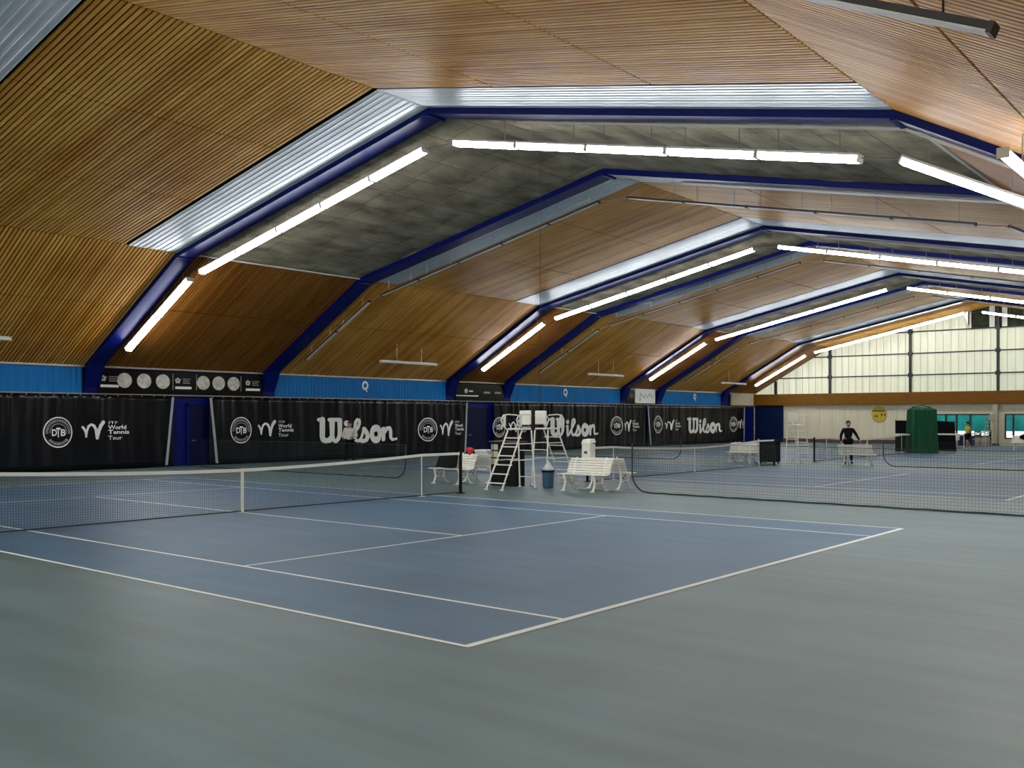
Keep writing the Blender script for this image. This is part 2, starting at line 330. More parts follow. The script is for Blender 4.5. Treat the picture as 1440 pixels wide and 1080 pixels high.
# white rail under the right-hand slopes, behind each first frame of a pair
b=MB()
for yb in (6.14,13.82,24.97,29.47):
    b.bar((2.2,yb,roof(2.2)-.2),(XC+XK,yb,ZK-.2),.05,.05); b.bar((XC+XK,yb,ZK-.2),(17.0,yb,roof(17.0)-.2),.05,.05)
struct('trim_10',b,M['whitel'])

# blue corrugated fascia above the curtains
b=MB()
for y0,y1 in ((-16,5.45),(13.75,24.3),(29.4,40.4),(45.4,54.0)):
    n=int((y1-y0)/.05)
    vs=[];
    for i in range(n+1):
        y=y0+(y1-y0)*i/n; x=-XW+(.0 if i%4<2 else .03); vs+=[(x,y,2.86),(x,y,3.92)]
    b.add(vs,[(2*i,2*i+1,2*i+3,2*i+2) for i in range(n)])
    b.box(-XW-.1,y0,2.84,-XW-.02,y1,3.95)
struct('trim_11',b,M['fascia'])
b=MB(); b.box(-XW,YN,3.88,-XW+.1,YF,3.95); b.box(-XW+.02,YN,2.86,-XW+.07,YF,2.9); struct('trim_12',b,M['rod'])

# ------------------------------------------------------------------ lamps
TL=[(-17.05,4.5),(-12.8,6.73),(-12.1,6.91),(-1.15,9.17)]; TR=[(-.05,9.15),(10.86,6.93),(11.62,6.78),(16.4,4.35)]
_lm={}
def lamp(x0,z0,x1,z1,y,lit,label,group,dark=False):
    L=math.hypot(x1-x0,z1-z0); an=math.atan2(z1-z0,x1-x0); cx,cz=(x0+x1)/2,(z0+z1)/2
    t=thing('tube_lamp',label,'lamp',(cx,y,cz),0,group)
    key=(round(L,2),round(an,3),lit,dark,round(cz,2)); 
    if key not in _lm:
        dx,dz=cos(an),sin(an); W=.23 if lit else .13
        def pt(s,h): return (dx*s-dz*h,0,dz*s+dx*h)
        hb=MB()
        if not lit: hb.bar(pt(-L/2+.01,.015),pt(L/2-.01,.015),W,.06,up=(-dz,0,dx))
        else: hb.bar(pt(-L/2+.01,.05),pt(L/2-.01,.05),W+(.05 if lit else -.02),.045,up=(-dz,0,dx))
        cap=[]
        for s in (-1,1): cp=MB(); cap.append(cp); cp.bar(pt(s*(L/2-.04),-.015 if lit else .008),pt(s*L/2,-.015 if lit else .008),W+.015,.15 if lit else .085,up=(-dz,0,dx))
        db=MB(); n=8; prof=[(-W/2,.028),(-W/2,-.05),(-W/2+.04,-.09),(W/2-.04,-.09),(W/2,-.05),(W/2,.028)] if lit else [(-W/2,-.014),(-W/2,-.028),(W/2,-.028),(W/2,-.014)]; vs=[]
        for s in (-L/2+.04,L/2-.04):
            for (a,h) in prof: p=pt(s,h); vs.append((p[0],a,p[2]))
        k=len(prof); db.add(vs,[tuple(range(k)),tuple(range(2*k-1,k-1,-1))]+[(i,k+i,k+(i+1)%k,(i+1)%k) for i in range(k)])
        rods=[]
        for s in (-.3*L,.3*L):
            p=pt(s,.06); rb=MB(); rb.tube([(p[0],0,p[2]),(p[0],0,roof(cx+p[0])-cz+.03)],.009,6); rods.append(rb.mesh('rod',M['cable'] if dark else M['rod']))
        _lm[key]=(hb.mesh('housing',M['lampdark'] if (dark or not lit) else M['whitel']),[c_.mesh('end_cap',M['lampdark'] if (dark or not lit) else M['whitel']) for c_ in cap],db.mesh('diffuser',M['lit'] if lit else M['offdiff']),rods)
    h,c,d,r=_lm[key]
    link('housing',h,t); [link('end_cap',c_,t) for c_ in c]; link('diffuser',d,t)
    for x in r: link('rod',x,t)
    return t
ORD=['lowest','second lowest','third','fourth','topmost']
def row(y,lit,rname,group,LL=True,LU=True,RU=99,RL=0,dark=False):
    st='glowing' if lit else 'unlit'
    def run(p,q_,n,where,words,flip=False,only=None):
        for i in range(n):
            if only is not None and i not in only: continue
            a=i/n; c=(i+1)/n
            lamp(p[0]+(q_[0]-p[0])*a+.01,p[1]+(q_[1]-p[1])*a,p[0]+(q_[0]-p[0])*c-.01,p[1]+(q_[1]-p[1])*c,y,lit,
                 '%s lamp, %s, %s, %s'%(st,rname,where,words[i]),group,dark)
    wl=['lower half','upper half']; wu=['first from the knee','second from the knee','middle one','second from the ridge','next to the ridge']
    if LL: run(TL[0],TL[1],2,'steep left slope',wl)
    if LU: run(TL[2],TL[3],5,'shallow left slope',wu)
    if RU: run(TR[0],TR[1],5,'right of the ridge',['next to the ridge','second from the ridge','middle one','second from the right knee','at the right knee'],only=range(min(5,RU)))
    if RL: run(TR[2],TR[3],2,'steep right slope',['upper half','lower half'],only=RL if isinstance(RL,(list,range)) else None)
    for on,p,q_,w in ((LL and LU,TL[1],TL[2],'left knee'),(LU and RU,TL[3],TR[0],'ridge'),(RU==99 and RL,TR[1],TR[2],'right knee')):
        if on: b=MB(); b.tube([(p[0],y,p[1]),(q_[0],y,q_[1])],.012,6); tag(b.build('lamp_cable',M['rod']),'thin cable between the lamps of the %s at the %s'%(rname,w),'cable','cables between lamp strings')
row(6.25,True,'nearest lit row','lit tube lamps of the nearest row',RL=1)
row(14.1,False,'nearest unlit row','unlit tube lamps of the nearest row',RL=[0],dark=False)
row(25.2,True,'second lit row','lit tube lamps of the second row',RU=99)
row(29.8,False,'second unlit row','unlit tube lamps of the second row',RU=4)
row(41.2,True,'third lit row','lit tube lamps of the third row',RU=99)
row(45.7,False,'third unlit row','unlit tube lamps of the third row',RU=3)
row(56.2,True,'lit row at end wall','lit tube lamps of the farthest row',RU=3)
# row above the camera
for i in range(2): 
    p,q_=TR[2],TR[3]
    x0=p[0]+(q_[0]-p[0])*i/2; z0=p[1]+(q_[1]-p[1])*i/2; x1=p[0]+(q_[0]-p[0])*(i+1)/2; z1=p[1]+(q_[1]-p[1])*(i+1)/2
    if i==1: x0,z0=13.9,5.66; x1,z1=15.85,4.78; lamp(x0,z0,x1,z1,-4.1,False,'unlit dark-backed tube lamp hanging close overhead at the top right','unlit tube lamp overhead',dark=True)
row(-11.9,True,'lit row above viewer','lit tube lamps above the viewer',RL=1)
row(-19.5,True,'lit row behind viewer','lit tube lamps behind the viewer',RL=1)
# lamps running along the baseline side
def sidelamp(x,z,y0,y1,lit,label,group):
    L=y1-y0; t=thing('baseline_lamp',label,'lamp',(x,(y0+y1)/2,z),0,group)
    b=MB(); b.cbox((0,0,.045),(.10,L-.02,.05)); b.build('housing',M['whitel'],t)
    b=MB(); b.prism([(-.07,.02),(-.07,-.03),(-.04,-.06),(.04,-.06),(.07,-.03),(.07,.02)],'y',-L/2+.04,L/2-.04); b.build('diffuser',M['lit'] if lit else M['offdiff'],t)
    for s in (-1,1): b=MB(); b.cbox((0,s*(L/2-.02),0),(.16,.04,.14)); b.build('end_cap',M['whitel'],t)
    for yy in (-.22*L,.22*L):
        b=MB(); b.tube([(0,yy,.06),(0,yy,roof(x)-z)],.012,6); b.build('rod',M['rod'],t)
sidelamp(-16.15,4.56,-1.6,1.9,False,'unlit lamp along the left wall, end just inside the left frame edge','baseline lamps')
sidelamp(-16.15,4.56,17.5,21.0,False,'unlit lamp on two rods above the fascia shield badge, first beyond two blue frames','baseline lamps')
sidelamp(-16.15,4.55,33.3,36.8,False,'unlit lamp on two rods above the third blue fascia stretch','baseline lamps')
sidelamp(-16.15,4.5,49.3,52.9,False,'unlit lamp on two rods above the farthest blue fascia stretch','baseline lamps')
sidelamp(14.4,5.52,2.1,6.0,True,'glowing lamp at right edge beside the small white fitting on the frame','baseline lamps')
# small white fitting on first frame, right
t=thing('floodlight','small white floodlight clamped under the first blue frame at right','light fitting',(12.95,5.6,6.92))
b=MB(); b.cbox((0,0,0),(.16,.12,.14)); b.build('housing',M['whitel'],t,bevel=.01); b=MB(); b.tube([(0,0,.07),(0,0,.2)],.02,8); b.build('bracket',M['whitel'],t)
b=MB(); b.lathe([(.05,-.1),(.07,-.07)],n=12); b.build('lens',M['glass'],t)

# ------------------------------------------------------------------ curtains with printing
def make_fold(y0,y1,seed):
    r=random.Random(seed); F=[]; y=y0
    while y<y1:
        F.append((y+r.uniform(-.1,.1),r.uniform(.015,.075)*r.choice((1,1,.4)),r.uniform(.035,.10),r.uniform(.3,2.9),r.uniform(-.06,.10))); y+=.47
    ph=[r.uniform(0,6) for _ in range(5)]
    def f(y,z):
        t=2.9-z; v=.035*sin(y*2.1+ph[0])*(.3+.7*t/2.9)+.018*sin(y*5.3+ph[1]+.3*t)+.012*sin(y*11+ph[2]+.5*sin(t*2+ph[3]))
        for (c,a,w,d,k) in F:
            q_=y-c-k*t
            if abs(q_)<.5: v+=a*math.exp(-(q_/(w*(1+t*.25)))**2)*max(0,1-t/d)**.7
        return -18.72+v
    return f
def ribbon(b,f,pts,w,M_,off=.008):
    """flat stroke with round ends; pts in design space, M_ maps to (y,z)"""
    P=[]
    for i in range(len(pts)-1):
        a,c=pts[i],pts[i+1]; n=max(1,int(math.hypot(c[0]-a[0],c[1]-a[1])/12))
        for k in range(n): P.append((a[0]+(c[0]-a[0])*k/n,a[1]+(c[1]-a[1])*k/n))
    P.append(pts[-1]); W=w if isinstance(w,(list,tuple)) else (w,w); vs=[];N=len(P)
    def put(p): y,z=M_(p); return (f(y,z)+off,y,z)
    for i,p in enumerate(P):
        a=P[max(i-1,0)];c=P[min(i+1,N-1)]; d=math.hypot(c[0]-a[0],c[1]-a[1]) or 1; nx,ny=-(c[1]-a[1])/d,(c[0]-a[0])/d
        ww=(W[0]+(W[1]-W[0])*i/max(1,N-1))/2
        for k in (-1,-.33,.33,1): vs.append(put((p[0]+nx*ww*k,p[1]+ny*ww*k)))
    b.add(vs,[(4*i+k,4*i+k+1,4*i+k+5,4*i+k+4) for i in range(N-1) for k in range(3)])
    for p,ww in ((P[0],W[0]/2),(P[-1],W[1]/2)): disc(b,f,p,ww,M_,off)
def disc(b,f,p,r,M_,off=.008,n=16):
    def put(u,v): y,z=M_((p[0]+u,p[1]+v)); return (f(y,z)+off,y,z)
    vs=[put(0,0)]+[put(r*.5*cos(2*PI*k/n),r*.5*sin(2*PI*k/n)) for k in range(n)]+[put(r*cos(2*PI*k/n),r*sin(2*PI*k/n)) for k in range(n)]
    b.add(vs,[(0,1+k,1+(k+1)%n) for k in range(n)]+[(1+k,1+n+k,1+n+(k+1)%n,1+(k+1)%n) for k in range(n)])
def ringb(b,f,c,r,w,M_,a0=0,a1=2*PI,sy=1.,off=.008,n=48):
    vs=[]
    for k in range(n+1):
        a=a0+(a1-a0)*k/n
        for rr in (r-w/2,r+w/2): y,z=M_((c[0]+rr*cos(a),c[1]+rr*sin(a)*sy)); vs.append((f(y,z)+off,y,z))
    b.add(vs,[(2*k,2*k+1,2*k+3,2*k+2) for k in range(n)])
def text_verts(s,bold=0.):
    cu=bpy.data.curves.new('t','FONT'); cu.body=s; cu.size=1; cu.offset=bold; cu.resolution_u=2
    o=bpy.data.objects.new('t',cu); C.objects.link(o); bpy.context.view_layer.update()
    me=bpy.data.meshes.new_from_object(o.evaluated_get(bpy.context.evaluated_depsgraph_get()))
    v=[tuple(x.co) for x in me.vertices]; fa=[tuple(p.vertices) for p in me.polygons]
    bpy.data.objects.remove(o); bpy.data.curves.remove(cu); bpy.data.meshes.remove(me); return v,fa
_tx={}
def text_on(b,f,s,y,z,h,wscale=1.,bold=.02,off=.016,width=None):
    if (s,bold) not in _tx: _tx[(s,bold)]=text_verts(s,bold)
    v,fa=_tx[(s,bold)]; xs=[p[0] for p in v]; k=h/.7
    if width: wscale=width/(k*(max(xs)-min(xs)))
    b.add([(f(y+p[0]*k*wscale,z+p[1]*k)+off,y+p[0]*k*wscale,z+p[1]*k) for p in v],[t for t in fa])
def wilson(b,f,y0,y1,z0,z1):
    def Mp(p): return (y0+(p[0]-145)/(1312-145)*(y1-y0), z1-(p[1]-125)/(370)*(z1-z0))
    R=lambda pts,w: ribbon(b,f,pts,w,Mp)
    R([(172,152),(235,152)],54); R([(221,152),(221,390),(235,430),(270,450),(312,440),(348,400)],(82,72))
    R([(348,160),(348,400),(368,440),(395,462)],(74,50)); R([(318,152),(452,152)],54)
    R([(450,165),(452,300),(446,380),(425,430),(397,460)],(74,50))
    disc(b,f,(558,205),42,Mp); R([(530,287),(552,287)],38); R([(553,290),(553,430),(562,462)],60)
    R([(562,462),(600,440),(650,360),(715,270),(742,200),(735,160),(705,150),(680,190),(668,290),(664,390),(685,450),(725,462),(770,420),(800,340),(815,285)],44)
    R([(815,285),(848,330),(868,395),(848,448),(805,465),(765,455)],58)
    ringb(b,f,(985,363),58,64,Mp,sy=1.52); R([(1042,330),(1070,300),(1100,280)],36); R([(1102,285),(1102,450)],52)
    R([(1110,340),(1150,282),(1190,275),(1207,330),(1207,420),(1228,448),(1250,448)],(56,44)); disc(b,f,(1290,440),20,Mp)
def brushmark(b,f,y0,y1,z0,z1):
    def Mp(p): return (y0+(p[0]-170)/(815-170)*(y1-y0), z1-(p[1]-165)/(545)*(z1-z0))
    R=lambda pts,w: ribbon(b,f,pts,w,Mp)
    R([(205,360),(250,420),(285,520),(295,640)],(70,42)); R([(297,640),(315,470),(355,340),(425,285),(495,320),(550,430),(588,670)],(44,92)); R([(590,665),(625,470),(680,325),(752,225)],(80,112))
def dtb(b,b2,f,y,z,ry,rz):
    def Mp(p): return (y+p[0]*ry,z+p[1]*rz)
    ringb(b,f,(0,0),.95,.08,Mp); ringb(b2,f,(0,0),.55,.06,Mp,a0=-.1,a1=PI+.1)
    rr=random.Random(3); a=PI*1.03
    while a>-.05*PI:
        w=rr.uniform(.09,.17); ringb(b2,f,(0,0),.75,.17,Mp,a0=a-w,a1=a,n=3); a-=w+.05
    a=-PI*.78
    while a<-PI*.24:
        w=rr.uniform(.10,.17); ringb(b2,f,(0,0),.74,.19,Mp,a0=a,a1=a+w,n=3); a+=w+.05
    h=rz*.42
    text_on(b,f,'D',y-ry*.46,z-rz*.22,h,bold=.03,width=ry*.36); text_on(b,f,'T',y-ry*.14,z-rz*.3,h*1.4,bold=.03,width=ry*.28); text_on(b,f,'B',y+ry*.12,z-rz*.22,h,bold=.03,width=ry*.34)
def tour(b,f,y,z1,h,w):
    text_on(b,f,'ITF',y,z1-h*.16,h*.13,width=w*.42,bold=.0); text_on(b,f,'World',y,z1-h*.42,h*.20,width=w*.86); text_on(b,f,'Tennis',y,z1-h*.66,h*.20,width=w); text_on(b,f,'Tour',y,z1-h*.95,h*.20,width=w*.66,bold=0.)
def curtain(y0,y1,seed,label,logos,hem=()):
    f=make_fold(y0,y1,seed); b=MB(); n=int((y1-y0)/.055); m=14; vs=[]
    for i in range(n+1):
        for j in range(m+1):
            y=y0+(y1-y0)*i/n; z=.04+2.82*j/m; vs.append((f(y,z),y,z))
    b.add(vs,[(i*(m+1)+j,(i+1)*(m+1)+j,(i+1)*(m+1)+j+1,i*(m+1)+j+1) for i in range(n) for j in range(m)])
    o=b.build('backdrop_curtain',M['vinyl'],smooth=True); tag(o,label,'curtain')
    sm=o.modifiers.new('s','SOLIDIFY'); sm.thickness=.006; sm.offset=-1
    for kind,*a in logos:
        p=MB()
        if kind=='wilson': wilson(p,f,*a); p.build('printed_wordmark',M['print'],o)
        elif kind=='mark': brushmark(p,f,*a); p.build('printed_brush_mark',M['print'],o)
        elif kind=='tour': tour(p,f,*a); p.build('printed_lettering',M['print'],o)
        elif kind=='dtb': p2=MB(); dtb(p,p2,f,*a); p.build('printed_emblem',M['print'],o); p2.build('emblem_ring',M['printgrey'],o)
    e=MB(); y=y0+.15
    while y<y1: e.cbox((f(y,2.83)+.006,y,2.82),(.006,.035,.035)); y+=.47
    e.build('eyelets',M['rod'],o)
    for (ya,yb_) in hem:
        h=MB(); h.add([(f(ya,2.8)+.02,ya-.05,2.8),(f(ya,2.8)+.02,ya+.05,2.8),(f(yb_,.1)+.03,yb_+.05,.08),(f(yb_,.1)+.03,yb_-.05,.08),(f(ya,2.8)-.01,ya-.05,2.8),(f(ya,2.8)-.01,ya+.05,2.8),(f(yb_,.1)-.01,yb_+.05,.08),(f(yb_,.1)-.01,yb_-.05,.08)],
            [(0,1,2,3),(7,6,5,4),(0,4,5,1),(1,5,6,2),(2,6,7,3),(3,7,4,0)]); h.build('hem',M['hem'],o)
    return o
def set3(y,k=1.): # emblem at y, brush mark, lettering
    return [('dtb',y,1.44,.52*k,.57),('mark',y+.84*k,y+1.74*k,1.16,1.88),('tour',y+1.84*k,1.86,.76,.78*k)]
curtain(-16,8.95,11,'black backdrop curtain at far left with round emblem and brush mark',[('dtb',-12.4,1.44,.52,.57),('wilson',-2.4,2.4,.74,1.99)]+set3(4.5),hem=[(8.93,8.68)])
curtain(10.55,25.75,12,'black backdrop curtain behind the white-shirted player, largest fully visible script wordmark',set3(12.0)+[('wilson',15.92,20.75,.74,1.97)]+[('dtb',22.85,1.36,.66,.62),('mark',23.7,24.72,1.0,1.85),('tour',24.86,1.82,.8,.62)],hem=[(10.6,10.85),(25.72,25.6)])
curtain(27.9,43.15,13,'black backdrop curtain behind the two back-to-back umpire chairs',set3(28.3)+[('wilson',32.75,37.7,.78,1.97)]+[('dtb',39.75,1.45,.68,.62),('mark',40.6,41.5,1.05,1.85),('tour',41.6,1.82,.8,.8)])
curtain(43.45,57.6,14,'black backdrop curtain farthest along the left wall, by the blue end section',[('dtb',44.75,1.5,.6,.62),('mark',45.7,46.9,1.1,1.85),('tour',47.0,1.82,.8,.7),('wilson',48.7,53.9,.78,1.97),('dtb',55.7,1.45,.62,.6),('mark',56.4,57.1,1.1,1.85),('tour',57.15,1.8,.7,.35)],hem=[(43.5,43.8),(57.5,57.5)])
# doors behind the curtain gaps
for k,(y0,y1) in enumerate(((9.75,10.9),(26.0,27.7))):
    b=MB(); b.box(-XW-.12,y0,0,-XW-.06,y1,2.5); d=struct('door_%d'%(k+1),b,M['door'])
    b=MB(); b.box(-XW-.06,y0+.12,1.02,-XW+.0,y0+.26,1.05); b.build('door_handle',M['chrome'],d)
    b=MB(); b.box(-XW-.12,y0-.08,0,-XW-.03,y0-.01,2.56); b.box(-XW-.12,y1+.01,0,-XW-.03,y1+.08,2.56); b.box(-XW-.12,y0-.08,2.5,-XW-.03,y1+.08,2.57); b.build('door_frame',M['wallblue'],d)

# ------------------------------------------------------------------ signs on the left wall
flat=lambda y,z: -XW+.10
t=thing('sponsor_board','long black board with six printed balls between the first two blue frames','sign',(0,0,0))
b=MB(); b.box(-XW-.02,5.98,2.93,-XW+.095,13.1,3.82); b.build('board',M['board'],t)
I=lambda p:p
for y in (7.0,7.78,8.55,10.3,11.0,11.7):
    b=MB(); disc(b,flat,(y,3.42),.29,I,off=.006,n=24); b.build('printed_ball',M['ball'],t)
for y in (6.2,9.2,12.4):
    b=MB(); 
    for a in range(5): disc(b,flat,(y-.02+.075*cos(a*1.257+.3),3.48+.075*sin(a*1.257+.3)),.05,I,off=.006,n=8)
    b.build('round_badge',M['ball'],t)
    b=MB(); disc(b,flat,(y+.1,3.54),.03,I,off=.008,n=8); b.build('badge_dot',M['red'],t)
    b=MB()
    for r_,w in ((3.55,.34),(3.47,.28),(3.39,.32)): b.box(-XW+.095,y+.2,r_-.02,-XW+.103,y+.2+w,r_+.015)
    b.build('printed_text_lines',M['printgrey'],t); b=MB(); b.box(-XW+.095,y-.12,3.14,-XW+.103,y+.58,3.24); b.build('white_bar',M['print'],t)
b=MB()
for y in (8.98,10.0,12.05): b.box(-XW+.095,y-.012,3.1,-XW+.103,y+.012,3.75)
b.build('dividing_line',M['printgrey'],t)
t=thing('sponsor_board','dark board with short white text and a white line between third and fourth frames','sign')
b=MB(); b.box(-XW-.02,24.95,2.9,-XW+.095,28.8,3.82); b.build('board',M['board'],t)
b=MB(); disc(b,flat,(25.75,3.43),.13,I,off=.006); b.build('round_badge',M['ball'],t)
b=MB(); b.box(-XW+.095,25.98,3.38,-XW+.103,26.3,3.47); b.build('badge_bar',M['ball'],t)
b=MB(); b.box(-XW+.095,25.0,3.14,-XW+.103,26.7,3.2); b.build('white_line',M['print'],t)
b=MB(); 
for (y,w) in ((27.15,.5),(28.05,.5)): b=MB(); b.box(-XW+.095,y,3.32,-XW+.103,y+w,3.43); b.build('printed_text_line',M['printgrey'],t)
t=thing('sponsor_board','small dark board with brown badge left of the white drawing board','sign')
b=MB(); b.box(-XW-.02,41.02,2.95,-XW+.095,42.0,3.85); b.build('board',M['board'],t); b=MB(); disc(b,flat,(41.6,3.45),.16,lambda p:(41.6+(p[0]-41.6)*1.6,p[1]),off=.006); b.build('brown_badge',M['brown'],t)
t=thing('drawing_board','white board with thin wavy line drawing beside the sixth blue frame','sign')
b=MB(); b.box(-XW-.02,42.05,2.97,-XW+.11,44.5,3.95); b.build('board',M['print'],t)
b=MB(); fl2=lambda y,z:-XW+.112
ribbon(b,fl2,[(42.6,3.25),(42.65,3.65),(42.9,3.5),(43.1,3.3),(43.3,3.6),(43.5,3.35),(43.8,3.65),(44.1,3.4)],.05,I,off=.004); ribbon(b,fl2,[(42.6,3.15),(42.6,3.3)],.08,I,off=.004); b.build('line_drawing',M['black'],t)
t=thing('cream_board','plain cream board on the wall at the far corner above the last curtain','sign')
b=MB(); b.box(-XW-.02,55.6,2.97,-XW+.11,59.3,3.9); b.build('board',M['cream'],t)
for i,(y,lab) in enumerate(((18.85,'white shield badge with letter Q shape on blue fascia behind the player'),(34.5,'small white badge on blue fascia above the third curtain'),(50.0,'small white badge on blue fascia above the farthest curtain'))):
    t=thing('shield_badge',lab,'badge',(-XW+.036,y,3.5),0,None); b=MB(); f0=lambda y,z:0.
    k=1. if i==0 else 1.
    ringb(b,f0,(0,.04),.15*k,.09,I,sy=1.15,off=.01,n=20); ribbon(b,f0,[(0.0,-.12),(.05,-.2),(.14,-.26)],(.08,.03),I,off=.012)
    b.build('badge_outline',M['print'],t); b=MB(); b.cbox((.004,0,.04),(.008,.16,.2)); b.build('badge_face',M['fascia'] ,t)

# ------------------------------------------------------------------ far end wall
b=MB()
WIN=[(-4.45,-.45,.62,2.22),(.55,4.6,.5,2.22)]
y0,y1=YF,YF+.2
def wallpiece(xa,xb,za,zb): b.box(xa,y0,za,xb,y1,zb)
wallpiece(-XW-.3,-16.35,0,2.98); wallpiece(-16.35,WIN[0][0],0,2.98); wallpiece(WIN[0][1],WIN[1][0],0,2.98); wallpiece(WIN[1][1],XW+.3,0,2.98)
for w in WIN: wallpiece(w[0],w[1],0,w[2]); wallpiece(w[0],w[1],w[3],2.98)
struct('wall_far',b,M['cream'])
b=MB(); x=-16.3
while x<XW:
    if not any(w[0]-.05<x<w[1]+.05 for w in WIN): b.box(x-.012,YF-.012,.35,x+.012,YF,2.98)
    x+=1.02
b.box(-16.35,YF-.02,2.62,WIN[0][0],YF,2.65); struct('trim_13',b,M['tan'])
b=MB(); b.box(-XW,YF-.05,0,-16.35,YF-.002,2.98); struct('trim_14',b,mat('end_wall_blue',(.0006,.008,.05),.5,spec=.2))
b=MB(); b.box(-16.35,YF-.09,.0,WIN[0][0]-.2,YF-.002,.3); struct('baseboard_far',b,M['brown'])
b=MB(); b.box(-XW,YF-.35,2.98,XW,YF-.001,3.88)
b.bar((-13.4,YF-.352,3.43),(-13.4,YF-.35,3.0),.01,.01); struct('trim_15',b,M['brownbeam'])
# translucent gable
def gable(y,name,poly_cut=None):
    b=MB(); n=74; vs=[];
    xs=[XC-XO+2*XO*i/n for i in range(n+1)]
    for i,x in enumerate(xs):
        zt=roof(x)+.05; zb=3.88
        yy=y+(.05 if i%2 else 0)
        if poly_cut and poly_cut(x): zt=min(zt,8.36)
        vs+=[(x,yy,zb),(x,yy,zt)]
    b.add(vs,[(2*i,2*i+2,2*i+3,2*i+1) for i in range(n)])
    return struct(name,b,M['poly'])
gable(YF,'wall_gable_far',lambda x: -1.9<x<.0 or .0<x<4.2)
b=MB(); b.box(-1.85,YF-.03,8.36,-1.72,YF+.03,9.6); b.box(-.48,YF-.04,8.36,-.12,YF+.03,9.95); b.box(.36,YF-.04,8.36,.70,YF+.03,9.9)
struct('trim_16',b,M['whitel'])
b=MB(); b.box(-2.,YF+.12,8.3,4.4,YF+.16,10.2); struct('wall_vent_far',b,M['foliage'])
b=MB(); 
for x in (-17.,-12.34,-6.05,.12,6.3,12.5,17.): b.box(x-.09,YF-.2,3.88,x+.09,YF-.03,roof(x)-.02)
for z in (5.15,6.75,8.36):
    xe=(XK+(ZK-z)/(ZK-ZE)*(XO-XK) if z<ZK else XK*(ZR-z)/(ZR-ZK))
    b.box(XC-xe,YF-.12,z-.045,XC+xe,YF-.03,z+.045)
    for x in (-12.34,-6.05,.12,6.3):
        if abs(x)<xe: b.cbox((x,YF-.16,z),(.32,.14,.28))
struct('trim_17',b,M['mull'])
b=MB(); x=-XW+.9
while x<XC+XO-.1:
    b.box(x-.012,YF-.03,3.9,x+.012,YF-.008,min(roof(x),8.36 if -1.9<x<4.2 else 99)-.03); x+=.55
struct('trim_18',b,M['tan'])
# windows
for k,(xa,xb,za,zb) in enumerate(WIN):
    b=MB(); t_=.07
    b.box(xa,YF-.03,zb-t_,xb,YF+.12,zb+.03); b.box(xa,YF-.03,za-.02,xb,YF+.12,za+t_); b.box(xa-.02,YF-.03,za,xa+t_,YF+.12,zb); b.box(xb-t_,YF-.03,za,xb+.02,YF+.12,zb)
    for x in ((-3.5,-2.75,-1.8) if k==0 else (1.1,2.6,3.6)): b.box(x-.06,YF-.03,za,x+.06,YF+.12,zb)
    w=struct('window_%d'%(k+1),b,M['wframe']); b=MB(); b.box(xa+.05,YF+.04,za+.05,xb-.05,YF+.055,zb-.05); b.build('pane',M['glass'],w)
# outside the far windows
b=MB(); b.box(-12,YF+.3,-.05,14,YF+12,-.0); struct('floor_outside',b,M['outside'])
t=thing('tarpaulin_fence','turquoise tarpaulin fence seen outside through the far windows','fence',(0,YF+5,0)); 
b=MB(); n=60; vs=[]
for i in range(n+1): x=-6+14*i/n; yy=.08*sin(x*5); vs+=[(x,yy,.95),(x,yy,3.4)]
b.add(vs,[(2*i,2*i+2,2*i+3,2*i+1) for i in range(n)]); tp=b.build('tarpaulin',M['teal'],t,smooth=True); sm=tp.modifiers.new('s','SOLIDIFY'); sm.thickness=.02
for x in (-6,-2.5,1,4.5,8): b=MB(); b.tube([(x,.15,0),(x,.15,3.5)],.04,8); b.build('post',M['blackm'],t)

# rear wall behind viewer
b=MB(); b.box(-XW-.3,YN-.2,0,XW+.3,YN,3.9); struct('wall_back',b,M['cream'])
gable(YN,'wall_gable_back')

